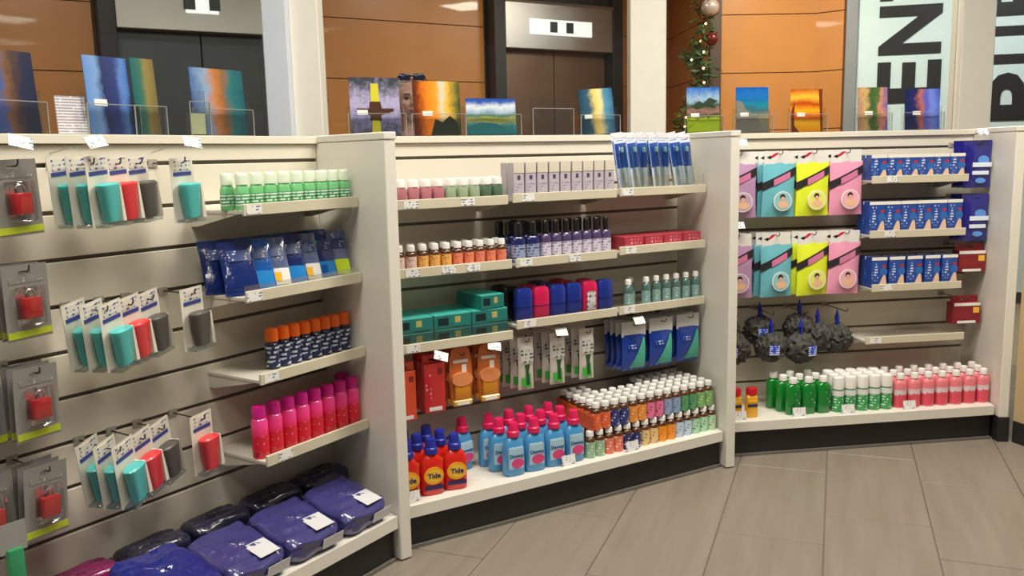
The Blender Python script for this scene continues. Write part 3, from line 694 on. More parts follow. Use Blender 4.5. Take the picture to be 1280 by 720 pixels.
# rows of cups: three teal, one red, one charcoal, then a single one by the shelves
for r, k in enumerate((0, 3, 6)):
    z = SLAT[k]
    for i, (u, v, m_, nm) in enumerate([(.648, .085, TEAL, 'teal'), (.668, .132, TEAL, 'teal'), (.690, .178, TEAL, 'teal'), (.768, .135, REDC, 'coral red'), (.848, .10, DRKC, 'charcoal')]):
        sfx = ('furthest back', 'in the middle', 'at the front', '', '')[i]
        spawn('travel_cup_card', cup_card, W(1, u, v, z + .004), rz(1, .42 if i < 3 else .36, 0, R_(-4 - 2 * r)), ('%s travel cup on white card, %s hook row %s' % (nm, ('upper', 'middle', 'lower')[r], sfx)).strip(), 'travel cup', 'travel cups on cards', dict(cup=m_))
    peg_hook(1, .675, z, .185, 'peg hook of the teal travel cups, %s hook row' % ('upper', 'middle', 'lower')[r], r == 0, -.2, .22)
    peg_hook(1, .768, z, .15, 'peg hook of the coral red travel cup, %s hook row' % ('upper', 'middle', 'lower')[r], False)
    peg_hook(1, .848, z, .12, 'peg hook of the charcoal travel cup, %s hook row' % ('upper', 'middle', 'lower')[r], False)
    m_, nm = ((TEAL, 'teal'), (DRKC, 'charcoal'), (REDC, 'coral red'))[r]
    spawn('travel_cup_card', cup_card, W(1, .965, .13, z + (0 if r else -.005)), rz(1, .25, 0, R_(-2)), 'lone %s travel cup on card beside the shelf trays' % nm, 'travel cup', 'travel cups on cards', dict(cup=m_))
    peg_hook(1, .965, z, .14, 'peg hook of the lone %s travel cup' % nm, r == 0, .2, .19)

# ---------------- MIDDLE BAY
# white-capped bottles, pink then green
AMB = mat('pink_liquid', (178, 112, 122), .2, coat=.4); GRL = mat('sage_liquid', (150, 166, 138), .2, coat=.4); DGL = mat('dark_green_liquid', (84, 108, 88), .2, coat=.4)
wb = bottle(.040, .030, .050, .008, .017, .026, .0185, AMB, WHITECAP, None, p=3)
CC = [AMB, AMB, AMB, AMB, GRL, GRL, GRL, DGL, DGL]; CN = ['pink'] * 4 + ['sage green'] * 3 + ['dark green'] * 2
row('lotion_bottle', wb, 2, lin_sp(.165, .548, 9), .205, 1.168, lambda i: 'small %s bottle with wide white cap' % CN[i], 'bottle', 'white-capped bottles, middle bay top shelf', ', front row', lambda i: dict(body=CC[i]))
row('lotion_bottle', wb, 2, lin_sp(.185, .548, 9), .160, 1.168, lambda i: 'small %s bottle with wide white cap' % CN[i], 'bottle', 'white-capped bottles, middle bay top shelf', ', second row', lambda i: dict(body=CC[i]))
# lavender cartons
LAV = mat('lavender_carton', (188, 180, 192), .45); BEI = mat('beige_carton_top', (216, 208, 190), .45); DOT = mat('dark_dot_print', (78, 66, 90), .5)
lc = carton(.045, .045, .132, LAV, [face(.0452, .094, .1322, .0452, BEI, name='beige_band'), face(.012, .070, .085, .045, DOT, name='dark_mark'), face(.03, .012, .060, .045, print_mat('lavender_print', (188, 180, 192), (148, 128, 160), 90., .5), name='print')])
row('lavender_carton', lc, 2, lin_sp(.628, 1.045, 9), .205, 1.172, 'upright lavender carton with beige top', 'carton', 'lavender cartons, middle bay top shelf', ', front row', jit=.02)
row('lavender_carton', lc, 2, lin_sp(.628, 1.045, 9), .155, 1.172, 'upright lavender carton with beige top', 'carton', 'lavender cartons, middle bay top shelf', ', second row', jit=.02)
# toothbrush packs
BLP = mat('blue_backing', (34, 84, 176), .3, coat=.4); WPN = mat('white_handle', (226, 230, 232), .3); PINKP = print_mat('pink_white_header', (232, 222, 226), (196, 96, 128), 120., .35)
def tooth_pack():
    c = hang_card_bm(.052, .225); hd = bm_new(); box(hd, -.024, .024, -.0018, -.0007, .006, .017)
    lo = bm_new(); box(lo, -.024, .024, -.0018, -.0008, -.112, -.014)
    hn = bm_new(); tube(hn, [(0, -.010, -.198), (.002, -.011, -.150), (0, -.010, -.112)], .0065, 8)
    nk = bm_new(); tube(nk, [(0, -.010, -.112), (0, -.010, -.05), (0, -.010, -.032)], .0032, 6)
    br = bm_new(); box(br, -.0055, .0055, -.021, -.009, -.052, -.030, .002)
    bb = bm_new(); box(bb, -.017, .017, -.024, -.001, -.204, -.022, .005, 2)
    return [('backing_card', mesh(c, mat('pale_blue_card', (214, 222, 234), .35)), [('header_print', mesh(hd, PINKP)), ('blue_print', mesh(lo, BLP))]), ('toothbrush', mesh(hn, WPN), [('neck', mesh(nk, BLP)), ('bristles', mesh(br, mat('bristle_aqua', (168, 222, 220), .6)))]), ('blister', mesh(bb, CLR))]
tp = tooth_pack()
for j, v in enumerate((.185, .13)):
    for i, u in enumerate(lin_sp(1.125, 1.465, 7)):
        spawn('toothbrush_pack', tp, W(2, u + .03 * j, v, 1.383 + .012 * j), rz(2, random.uniform(-.35, .2), R_(random.uniform(-6, 0)), R_(random.uniform(-10, 0))), 'blue toothbrush pack standing in clear bin, %s from left, %s' % (ORD[i], ROW[j]), 'toothbrush', 'toothbrush packs, middle bay')
# little bottles with orange labels
AMBER = mat('amber_glass', (84, 50, 26), .18, coat=.4)
lb = bottle(.037, .037, .062, .010, .012, .022, .0135, AMBER, WHITECAP, WHITEP, (.05, .92), 2)
OLC = [(226, 196, 186)] * 2 + [(236, 178, 96)] * 3 + [(232, 134, 104)] * 5; OLN = ['pale pink'] * 2 + ['yellow orange'] * 3 + ['coral'] * 5
OLM = [print_mat('small_label_%d' % c[1], c, (150, 80, 60), 150., .4) for c in OLC]
row('small_bottle', lb, 2, lin_sp(.150, .560, 10), .205, .932, lambda i: 'small amber bottle, %s label, white cap' % OLN[i], 'bottle', 'orange-label bottles, middle bay', ', front row', lambda i: dict(label=OLM[i]))
row('small_bottle', lb, 2, lin_sp(.170, .560, 10), .160, .932, lambda i: 'small amber bottle, %s label, white cap' % OLN[i], 'bottle', 'orange-label bottles, middle bay', ', second row', lambda i: dict(label=OLM[i]))
# navy and lavender bottles with black caps
NVB = mat('navy_bottle', (32, 38, 92), .25, coat=.4); BLK = mat('black_cap', (26, 26, 28), .3, coat=.3); NVL = print_mat('navy_bottle_label', (150, 160, 192), (40, 46, 100), 90., .45)
LVB = mat('lavender_bottle', (78, 64, 104), .25, coat=.4); LVL = print_mat('lavender_label', (212, 206, 222), (140, 128, 166), 90., .45)
nb = bottle(.056, .036, .085, .016, .013, .048, .0165, NVB, BLK, NVL, (.04, .80), 3, capr=.95)
vb = bottle(.042, .034, .085, .016, .011, .048, .0120, LVB, BLK, LVL, (.04, .80), 2.6, capr=.95)
row('body_wash_bottle', nb, 2, [.632, .695], .205, .932, 'navy bottle with black cap', 'bottle', 'black-capped bottles, middle bay', ', front row')
row('body_wash_bottle', nb, 2, [.625, .690], .155, .932, 'navy bottle with black cap', 'bottle', 'black-capped bottles, middle bay', ', second row')
row('body_wash_bottle', nb, 2, [.615, .68], .095, .932, 'navy bottle with black cap', 'bottle', 'black-capped bottles, middle bay', ', back row')
row('mist_bottle', vb, 2, lin_sp(.755, 1.040, 7), .205, .932, 'lavender bottle with tall black cap', 'bottle', 'black-capped bottles, middle bay', ', front row')
row('mist_bottle', vb, 2, lin_sp(.755, 1.040, 7), .155, .932, 'lavender bottle with tall black cap', 'bottle', 'black-capped bottles, middle bay', ', second row')
# red cartons
RDC = mat('crimson_carton', (172, 56, 70), .4); RDP = print_mat('crimson_print', (184, 62, 80), (226, 170, 184), 60., .4)
rc_ = carton(.098, .15, .055, RDC, [face(.085, .010, .046, .15, RDP)])
row('crimson_carton', rc_, 2, [1.165, 1.268, 1.371, 1.474], .155, .942, 'crimson carton lying on its shelf tray', 'carton', 'crimson cartons, middle bay', jit=.02)
# teal cartons, two layers
TLC = mat('teal_carton', (34, 118, 112), .35, coat=.2); TLT = mat('bright_teal_lid', (64, 190, 178), .35); TLP = print_mat('teal_print', (34, 118, 112), (220, 222, 190), 40., .28)
DKP = mat('dark_teal_mark', (16, 40, 46), .4); OLP = mat('olive_mark', (176, 170, 96), .4)
def tl(w):
    t = bm_new(); box(t, -w / 2 + .0008, w / 2 - .0008, -.0882, .0882, .0505, .0522)
    return carton(w, .178, .051, TLC, [('lid', mesh(t, TLT)), face(.03, .015, .04, .178, DKP, -w * .40, -w * .12, name='dark_mark'), face(.02, .02, .042, .178, OLP, w * .05, w * .2, name='olive_mark'), face(.02, .005, .02, .178, TLP, w * .0, w * .42)])
tc_ = tl(.150)
for lay in range(2):
    row('teal_carton', tc_, 2, [.185, .338, .491], .14, .667 + lay * .0535, 'flat teal carton, %s layer' % ('lower', 'upper')[lay], 'carton', 'teal cartons, middle bay', jit=.01)
spawn('teal_carton', tl(.10), W(2, .50, .14, .667 + .107), rz(2, .05), 'short teal carton alone on top of the teal stack', 'carton', 'teal cartons, middle bay')
# rounded soap cases
CBL = mat('blue_case', (28, 48, 140), .28, coat=.4); CPK = mat('pink_case', (206, 28, 84), .28, coat=.4); CBK = mat('black_case', (26, 24, 26), .3, coat=.3)
cs = bm_new(); lathe(cs, [(.028, 0), (.033, .004), (.036, .03), (.0365, .095), (.035, .118), (.030, .130), (.018, .134)], 20, 1, .68, 3.4)
sm = bm_new(); lathe(sm, [(.0368, .060), (.0368, .063)], 20, 1, .69, 3.4, close=False)
case = [('shell', mesh(cs, CBL), [('seam', mesh(sm, mat('seam_shadow', (20, 24, 70), .5)))])]
stk = bm_new(); box(stk, -.020, .020, -.0272, -.0262, .02, .095)
case_st = [('shell', cs_ := case[0][1], [('sticker', mesh(stk, print_mat('barcode_sticker', (214, 208, 206), (90, 90, 96), 50., .5)))])]
cols = [CBL, CPK, CBL, CBL, CPK, CBL]; cn = ['blue', 'pink', 'blue', 'blue', 'pink', 'blue']
for i, u in enumerate(lin_sp(.655, 1.035, 6)):
    spawn('soap_case', case_st if i == 4 else case, W(2, u, .195, .699), rz(2, random.uniform(-.1, .1)), '%s rounded soap case%s, %s from left, front row' % (cn[i], ' with white sticker' if i == 4 else '', ORD[i]), 'soap case', 'soap cases, middle bay', dict(shell=cols[i]))
cols = [CBK, CPK, CBL, CPK, CPK]; cn = ['black', 'pink', 'navy blue', 'pink', 'pink']
for i, u in enumerate(lin_sp(.635, .985, 5)):
    spawn('soap_case', case, W(2, u, .125, .699), rz(2, random.uniform(-.1, .1)), '%s rounded soap case, %s from left, second row' % (cn[i], ORD[i]), 'soap case', 'soap cases, middle bay', dict(shell=cols[i]))
row('soap_case', case, 2, [.63, .80, .90], .060, .699, lambda i: ('black', 'navy blue', 'pink')[i] + ' rounded soap case, back row', 'soap case', 'soap cases, middle bay', '', lambda i: dict(shell=(CBK, CBL, CPK)[i]))
# clear bottles with teal liquid
CLB = mat('clear_teal_bottle', (96, 132, 128), .12, trans=.35, coat=.5); CLL = print_mat('clear_bottle_label', (128, 164, 160), (222, 230, 228), 90., .4)
cb = bottle(.038, .038, .082, .016, .011, .022, .0125, CLB, WHITECAP, CLL, (.05, .8), 2)
row('clear_bottle', cb, 2, lin_sp(1.145, 1.525, 8), [.215, .16, .195, .195, .195, .195, .195, .195], .700, 'clear bottle of teal liquid with white cap', 'bottle', 'clear bottles, middle bay')
# red hanging cartons
RDH = mat('red_hang_carton', (200, 44, 44), .28, coat=.5); ORH = mat('orange_red_hang_carton', (220, 76, 40), .28, coat=.5)
def hang_box(w, h, d, m, extra=()):
    b = bm_new(); box(b, -w / 2, w / 2, -d / 2, d / 2, -h + .012, -.012, .002)
    t = hang_card_bm(w, .034); 
    return [('box', mesh(b, m), list(extra)), ('hang_tab', mesh(t, m))]
def hface(w, z0, z1, d, m, name='print', x0=None):
    return face(w, z0, z1, d, m, x0, None if x0 is None else x0 + w, name=name)
rh = hang_box(.080, .205, .034, RDH, [hface(.02, -.17, -.05, .034, print_mat('red_box_print', (214, 30, 60), (248, 200, 190), 60., .4), x0=-.035), hface(.05, -.186, -.172, .034, WHITEP, name='white_foot'), hface(.018, -.05, -.03, .034, mat('maroon_mark', (120, 40, 40), .4), name='mark', x0=.012)])
z = SLAT[6] + .012
for j, v in enumerate((.20, .16, .12)):
    spawn('red_hang_carton', rh, W(2, .265, v, z), rz(2, -.06), 'glossy red hanging carton, %s from front' % ORD[j], 'carton', 'red hanging cartons')
    spawn('red_hang_carton', rh, W(2, .150, v, z - .015), rz(2, .05), 'orange-red hanging carton beside the near divider, %s from front' % ORD[j], 'carton', 'red hanging cartons', dict(box=ORH, hang_tab=ORH))
peg_hook(2, .265, z, .235, 'peg hook of the glossy red cartons', True, .4, .27); peg_hook(2, .150, z - .015, .22, 'peg hook of the orange-red cartons', False)
# orange razor cards
ORZ = mat('orange_razor_card', (206, 110, 52), .3, coat=.4); ORL = mat('light_orange_print', (226, 142, 88), .35); GOLD = mat('golden_razor', (206, 134, 30), .3, coat=.4)
def razor():
    c = bm_new(); pts = [(-.022, .03), (-.036, .02), (-.044, -.02), (-.046, -.09), (-.040, -.17), (-.034, -.192), (.034, -.192), (.040, -.17), (.046, -.09), (.044, -.02), (.036, .02), (.022, .03)]
    prism(c, [(x, z) for x, z in pts[:]], -.001, .001)
    e = bm_new(); prism(e, disc_pts(.042, 18, 0, -.088, 1, .62), -.018, -.001)
    h = bm_new(); box(h, -.030, .030, -.016, -.001, -.165, -.100, .004, 2)
    g = bm_new(); box(g, -.038, .038, -.020, -.0012, -.186, -.165, .004)
    w1 = bm_new(); box(w1, -.030, .030, -.0022, -.0011, -.028, -.016)
    w2 = bm_new(); box(w2, .004, .022, -.0042, -.0011, -.064, -.036)
    w3 = bm_new(); box(w3, -.025, .025, -.0216, -.0201, -.182, -.172)
    return [('backing_card', mesh(c, ORZ), [('lettering_bar', mesh(w1, WHITEP)), ('white_mark', mesh(w2, WHITEP))]), ('oval_print', mesh(e, ORL)), ('razors', mesh(h, GOLD)), ('tray', mesh(g, mat('golden_clear_tray', (216, 170, 70), .25, coat=.5)), [('foot_print', mesh(w3, WHITEP))])]
rzr = razor()
for i, u in enumerate((.375, .492)):
    for j, v in enumerate((.205, .165, .125)):
        spawn('razor_card', rzr, W(2, u - .004 * j, v, SLAT[6] + .014), rz(2, -.05), 'orange razor card on %s hook, %s from front' % (('left', 'right')[i], ORD[j]), 'razor pack', 'orange razor cards')
    peg_hook(2, u, SLAT[6] + .016, .23, 'peg hook of the %s orange razor cards' % ('left', 'right')[i], i == 1, .3, .255)
# white and green toothbrush sleeves
WGM = mat('white_sleeve', (214, 208, 200), .35, coat=.3); GRS = mat('green_print', (68, 176, 64), .4); DKS = print_mat('sleeve_print', (196, 196, 190), (60, 66, 60), 70., .5)
def wg():
    c = bm_new(); pouch(c, .066, .205, .028, 8, 10, .10, .0008, 4, -.187)
    a = bm_new(); box(a, -.026, .026, -.0155, -.0145, -.080, -.022)
    s = bm_new(); prism(s, [(-.006, -.165), (.010, -.165), (.006, -.11), (.012, -.085), (-.012, -.085), (-.006, -.11)], -.0165, -.0148)
    g = bm_new(); prism(g, [(-.026, -.168), (.016, -.178), (.012, -.12), (-.004, -.128), (-.008, -.14), (-.026, -.135)], -.0158, -.0147)
    return [('sleeve', mesh(c, WGM), [('print', mesh(a, DKS)), ('brush_picture', mesh(s, mat('dark_green_brush', (42, 84, 44), .4))), ('green_print', mesh(g, GRS))])]
wgp = wg()
for i, u in enumerate((.655, .800, .940)):
    for j, v in enumerate((.205, .165, .125, .09)):
        spawn('toothbrush_sleeve', wgp, W(2, u - .012 * j, v, SLAT[6] + .028), rz(2, -.10 + .02 * j), 'white and green toothbrush sleeve, %s hook from left, %s from front' % (ORD[i], ORD[j]), 'toothbrush pack', 'white and green toothbrush sleeves')
    peg_hook(2, u, SLAT[6] + .03, .225, 'peg hook of white and green sleeves, %s from left' % ORD[i], i == 1, .1, .245)
# blue and green bags
BGB = mat('deep_blue_bag', (24, 60, 150), .22, coat=.6, bump=.4, scale=30); BGG = mat('sea_green_print', (70, 176, 150), .3, coat=.4); BHD = mat('pale_bag_header', (206, 206, 204), .3, coat=.4)
def bgbag():
    w_, h_, t_ = .120, .150, .030
    c = bm_new(); pouch(c, w_, h_, t_, 8, 9, .1, .0012, 8, -.188)
    hd = bm_new(); box(hd, -w_ / 2, w_ / 2, -.0015, .0015, -.045, .016)
    g = bm_new(); patch(g, w_, h_, t_, 0, 1, .010, .136, .0012, 1, 1)
    g.clear(); n_ = 8; rows = []
    for j in range(n_ + 1):
        f = j / n_; z_ = .010 + .124 * f; xl = -.028 + .072 * f; r_ = []
        for i in range(4):
            x_ = xl + (.052 - xl) * i / 3; q_ = min(1, max(0, (z_ / h_ - .06) / .84)); k_ = .1 + .9 * max(0., math.sin(math.pi * q_)) ** .55
            r_.append(g.verts.new((x_, -.5 * t_ * k_ * max(0., math.cos(math.pi * x_ / w_)) ** .5 - .003, z_)))
        rows.append(r_)
    for r1, r2 in zip(rows, rows[1:]):
        for i in range(3): g.faces.new((r1[i], r1[i + 1], r2[i + 1], r2[i]))
    me = mesh(g, BGG)
    moved(me, 0, 0, -.188)
    pr = bm_new(); box(pr, -.035, .010, -.0172, -.0160, -.10, -.078)
    return [('bag', mesh(c, BGB), [('green_print', me), ('print', mesh(pr, print_mat('bag_print', (24, 60, 150), (200, 220, 240), 90., .5)))]), ('header', mesh(hd, BHD))]
bgp = bgbag()
for i, u in enumerate((1.180, 1.325, 1.475)):
    for j, v in enumerate((.205, .172, .139, .106)):
        spawn('blue_hang_bag', bgp, W(2, u - .004 * j, v, SLAT[6] + .03), rz(2, -.06), 'blue bag with green corner, %s hook from left, %s from front' % (ORD[i], ORD[j]), 'bag', 'blue and green hanging bags')
    peg_hook(2, u, SLAT[6] + .032, .23, 'peg hook of blue and green bags, %s from left' % ORD[i], i == 0, .0, .25)

# base shelf goods
ZB = .16
TID = mat('red_orange_bottle', (212, 36, 24), .28, coat=.4); TCAP = mat('royal_blue_cap', (34, 50, 160), .32)
def detergent(body_m, cap_m, bull):
    b = bm_new(); lathe(b, [(.036, 0), (.042, .006), (.043, .06), (.042, .105), (.037, .128), (.024, .143), (.018, .147), (.018, .152)], 18, 1, .62, 2.8)
    c = bm_new(); lathe(c, [(.024, .148), (.024, .166), (.019, .170), (.018, .196), (.016, .201)], 18, 1, 1, 2)
    if bull:
        d1 = bm_new(); prism(d1, disc_pts(.036, 20, 0, .072, 1, .86), -.0290, -.0250); d2 = bm_new(); prism(d2, disc_pts(.026, 20, 0, .072, 1, .86), -.0296, -.0250)
        tx = moved(with_mat(text_mesh('Tide', .026, .0006, True), mat('navy_lettering', (30, 36, 104), .4)), 0, -.0304, .072)
        bn = bm_new(); box(bn, -.034, .034, -.0282, -.0245, .022, .036)
        return [('body', mesh(b, body_m)), ('cap', mesh(c, cap_m)), ('emblem', mesh(d1, mat('emblem_yellow', (240, 170, 36), .4)), [('ring', mesh(d2, mat('emblem_orange', (246, 196, 60), .4))), ('lettering', tx)]), ('dark_band', mesh(bn, mat('label_navy_band', (44, 34, 84), .4)))]
    lb_ = bm_new(); box(lb_, -.032, .030, -.0282, -.0240, .030, .112, .004)
    fl = bm_new(); prism(fl, disc_pts(.026, 14, .004, .050, 1, .7), -.0290, -.0250)
    tx = moved(with_mat(text_mesh('Downy', .019, .0006, True), mat('deep_blue_lettering', (40, 74, 132), .4)), 0, -.0288, .078)
    return [('body', mesh(b, body_m)), ('cap', mesh(c, cap_m)), ('label', mesh(lb_, mat('pale_blue_label', (168, 206, 226), .35)), [('flower_print', mesh(fl, mat('pink_flower', (216, 70, 128), .4))), ('lettering', tx)])]
tide = detergent(TID, TCAP, True)
for j, (us, v) in enumerate((((.100, .192, .284), .315), ((.075, .170, .262), .245), ((.06, .150, .240), .175))):
    row('detergent_bottle', tide, 2, us, v, ZB, 'red detergent bottle with blue cap', 'detergent bottle', 'red detergent bottles', ', ' + ROW[j], rot=-.15)
DBL = mat('sky_blue_bottle', (70, 146, 200), .28, coat=.4); DCAP = mat('hot_pink_cap', (224, 36, 96), .32)
down = detergent(DBL, DCAP, False)
for j, (us, v) in enumerate((((.525, .615, .705, .795), .318), ((.505, .600, .690, .780), .248), ((.500, .590, .680, .77), .178))):
    row('softener_bottle', down, 2, us, v, ZB, 'sky blue softener bottle with pink cap', 'softener bottle', 'blue softener bottles', ', ' + ROW[j], rot=-.1)
spawn('softener_bottle', down, W(2, .395, .16, ZB), rz(2, .2), 'blue softener bottle standing apart at the back, left of the others', 'softener bottle', 'blue softener bottles')
# amber soap bottles in two layers, labels change every two bottles
HB = .107
sb = bottle(.0435, .0435, .070, .012, .0125, .021, .0155, AMBER, WHITECAP, WHITEP, (.0, .93), 2, seg=14)
def lm(n, c, ink): return print_mat('soap_label_' + n, c, ink, 80., .42)
LOW = [('green and lilac', lm('a', (150, 186, 150), (240, 236, 244))), ('coral', lm('b', (226, 120, 96), (246, 232, 226))), ('navy', lm('c', (44, 50, 108), (214, 218, 236))), ('cream and yellow', lm('d', (230, 196, 140), (130, 90, 60))), ('orange', lm('e', (238, 152, 44), (206, 108, 20))), ('pale blue', lm('f', (196, 212, 232), (96, 120, 170))), ('pale green', lm('g', (176, 214, 182), (40, 120, 70))), ('light green', lm('h', (190, 220, 186), (70, 150, 80)))]
UPP = [('orange-red', lm('i', (230, 104, 62), (246, 190, 160))), ('navy', lm('j', (52, 58, 126), (210, 214, 236))), ('orange', lm('k', (232, 150, 66), (250, 214, 160))), ('pink', lm('l', (232, 120, 160), (90, 60, 90))), ('steel blue', lm('m', (146, 168, 200), (90, 110, 150))), ('dark green', lm('n', (92, 156, 110), (30, 92, 60))), ('leaf green', lm('o', (130, 180, 106), (214, 232, 200)))]
SP = .0452
for i in range(15):
    u = .868 + i * SP; nm, m_ = LOW[min(7, i // 2)]
    spawn('soap_bottle', sb, W(2, u, .325, ZB), rz(2, random.uniform(-.2, .2)), 'amber soap bottle, %s label, lower layer, %s from left' % (nm, ORD[i]), 'soap bottle', 'amber soap bottles, lower layer', dict(label=m_))
for i in range(3):
    spawn('soap_bottle', sb, W(2, .858 + .0 * i, .275 - .048 * i, ZB), rz(2), 'amber soap bottle at left end of lower layer, %s' % ROW[i + 1], 'soap bottle', 'amber soap bottles, lower layer', dict(label=LOW[0][1]))
# lower layer further back carries the upper one
for r in range(1, 6):
    for i in range(2, 14):
        pass
tr = bm_new(); box(tr, 0, .63, -.302, -.06, 0, HB - .003); spawn('soap_carton', [('carton', mesh(tr, mat('brown_carton', (120, 92, 62), .7)))], W(2, .886, 0, ZB), rz(2), 'brown carton behind the lower layer of soap bottles', 'carton')
for r in range(6):
    for i in range(14):
        if r >= 4 and 2 < i < 8: continue
        u = .902 + i * SP + .004 * (r % 2); v = .318 - r * SP
        if u > 1.6 - .203 * v - .026: continue
        nm, m_ = UPP[min(6, i // 2)]
        spawn('soap_bottle', sb, W(2, u, v, ZB + HB), rz(2, random.uniform(-.2, .2)), 'amber soap bottle, %s label, upper layer, %s from left, row %s' % (nm, ORD[i], ('one', 'two', 'three', 'four', 'five', 'six')[r]), 'soap bottle', 'amber soap bottles, upper layer', dict(label=m_))
ot = bm_new(); prism(ot, [(0, 0), (0, .055), (.10, .062), (.255, .082), (.255, 0)], -.001, .001); me = mesh(ot, mat('orange_tray_card', (222, 92, 40), .4)); me.transform(Matrix.Rotation(R_(90), 4, 'Z'))
of = bm_new(); box(of, .0, .046, -.0015, .0, .0, .052)
spawn('orange_display_tray', [('side_card', me)], W(2, .874, .345, ZB + HB), rz(2), 'orange card tray side at left of upper soap bottles', 'display tray')

# ---------------- RIGHT BAY
PCW, PCH, PCT = .160, .240, .027
def bath_pouch():
    c = bm_new(); pouch(c, PCW, PCH, PCT, 10, 12, .06, .0012, 12, -.275)
    hd = bm_new(); box(hd, -.072, .072, -.0014, .0014, -.048, .016)
    rd = bm_new(); prism(rd, [(-.05, -.012), (-.02, .008), (.0, .008), (-.03, -.012)], -.0022, -.0013); bk = bm_new(); prism(bk, [(-.062, -.012), (-.045, -.004), (-.035, -.012), (-.045, -.02)], -.0022, -.0013)
    bnd = bm_new(); patch(bnd, PCW, PCH, PCT, -.081, .081, .115, .150, .0015, 8, 2, .06, .45); m1 = moved(mesh(bnd, mat('black_sash', (44, 42, 46), .4)), 0, 0, -.275)
    cn_ = bm_new(); patch(cn_, PCW, PCH, PCT, -.030, .050, .137, .165, .0028, 6, 2, .06, .45); m2 = moved(mesh(cn_, mat('rose_sash', (206, 120, 160), .4)), 0, 0, -.275)
    w1 = bm_new(); prism(w1, disc_pts(.044, 22, .014, -.205), -.0200, -.0168); w2 = bm_new(); prism(w2, disc_pts(.040, 22, .014, -.205), -.0206, -.0168)
    h1 = bm_new(); prism(h1, disc_pts(.013, 12, .012, -.186), -.0212, -.017); s1 = bm_new(); prism(s1, disc_pts(.010, 12, .013, -.194), -.0216, -.017); b1 = bm_new(); prism(b1, disc_pts(.026, 14, .016, -.220, 1, .6), -.0212, -.017)
    return [('pouch', mesh(c, mat('teal_cloth_pouch', (110, 188, 204), .5, coat=.3)), [('black_sash', m1), ('rose_sash', m2), ('round_border', mesh(w1, WHITEP)), ('round_picture', mesh(w2, mat('tinted_picture', (200, 206, 200), .4))), ('hair_print', mesh(h1, INK)), ('face_print', mesh(s1, mat('skin_print', (228, 178, 152), .5))), ('towel_print', mesh(b1, mat('peach_print', (236, 190, 150), .5)))]),
            ('header', mesh(hd, mat('white_header', (232, 230, 226), .4)), [('red_mark', mesh(rd, mat('crimson_mark', (200, 30, 70), .4))), ('black_mark', mesh(bk, INK))])]
bp_ = bath_pouch()
TLP_ = mat('teal_cloth_pouch', (0, 0, 0)); YLP = mat('acid_yellow_pouch', (226, 240, 50), .5, coat=.3); PKP = mat('pink_cloth_pouch', (236, 156, 188), .5, coat=.3); LLP = mat('lilac_cloth_pouch', (186, 146, 186), .5, coat=.3)
RPM = [mat('picture_tint_%d' % i, c, .4) for i, c in enumerate(((196, 166, 196), (150, 200, 208), (232, 232, 120), (240, 176, 196)))]
for r, (k, dz) in enumerate(((0, -.02), (3, -.016))):
    z = SLAT[k] + dz
    for i, (u, m_, nm) in enumerate((((.352, .345)[r], LLP, 'lilac'), ((.540, .534)[r], TLP_, 'sky blue'), ((.698, .706)[r], YLP, 'acid yellow'), ((.856, .864)[r], PKP, 'pink'))):
        for j, v in enumerate((.175, .14, .105)):
            spawn('bath_cloth_pouch', bp_, W(3, u - .014 * j, v, z), rz(3, (-.05, .06, .03, .0)[i] + (.06 if r else 0), 0, R_(random.uniform(-1.5, 1.5))), '%s bath cloth pouch with round picture, %s row, %s from front' % (nm, ('upper', 'lower')[r], ORD[j]), 'bath cloth', 'hanging bath cloth pouches', dict(pouch=m_, round_picture=RPM[i]))
        peg_hook(3, u, z + .002, .20, 'peg hook of the %s bath cloth pouches, %s row' % (nm, ('upper', 'lower')[r]), i == 0, 0, .21)
# bandage cartons
BDB = mat('bandage_blue', (36, 74, 160), .35, coat=.2); BDL = mat('sky_glow_print', (46, 104, 182), .4); SKN = mat('fingertip_print', (232, 196, 166), .5); RDM = mat('red_mark_print', (176, 52, 60), .4)
def bandage(h):
    t = .0255; w_ = .074
    fg = bm_new(); prism(fg, [(-.010, 0.004), (.036, 0.004), (.036, h * .18), (.032, h * .38), (.024, h * .42), (.016, h * .34), (.004, h * .14)], -.0262, -.0250)
    sk_ = bm_new(); prism(sk_, disc_pts(.018, 14, .022, h * .52, 1, 1.2), -.0258, -.0250)
    rm = bm_new(); prism(rm, disc_pts(.011, 12, .024, h * .70, 1, .6), -.0264, -.0250)
    return carton(w_, .05, h, BDB, [face(w_ + .0004, h - .014, h + .0003, .0502, WHITEP, name='white_band'), ('sky_print', mesh(sk_, BDL)), ('red_print', mesh(rm, RDM)), ('finger_print', mesh(fg, SKN)), face(.03, h * .2, h * .85, .05, print_mat('bandage_print', (40, 80, 164), (206, 220, 240), 80., .42), -.035, -.004)])
for r, (z, h, a, b2, n) in enumerate(((1.1865, .112, .990, 1.368, 6), (.9425, .148, .990, 1.368, 6), (.6985, .140, 1.010, 1.358, 5))):
    bc = bandage(h)
    for j, v in enumerate((.195, .138)):
        row('bandage_carton', bc, 3, lin_sp(a, b2, n), v, z, 'blue bandage carton, %s tray' % ('upper', 'middle', 'lower')[r], 'carton', 'bandage cartons', ', ' + ROW[j], jit=.03)
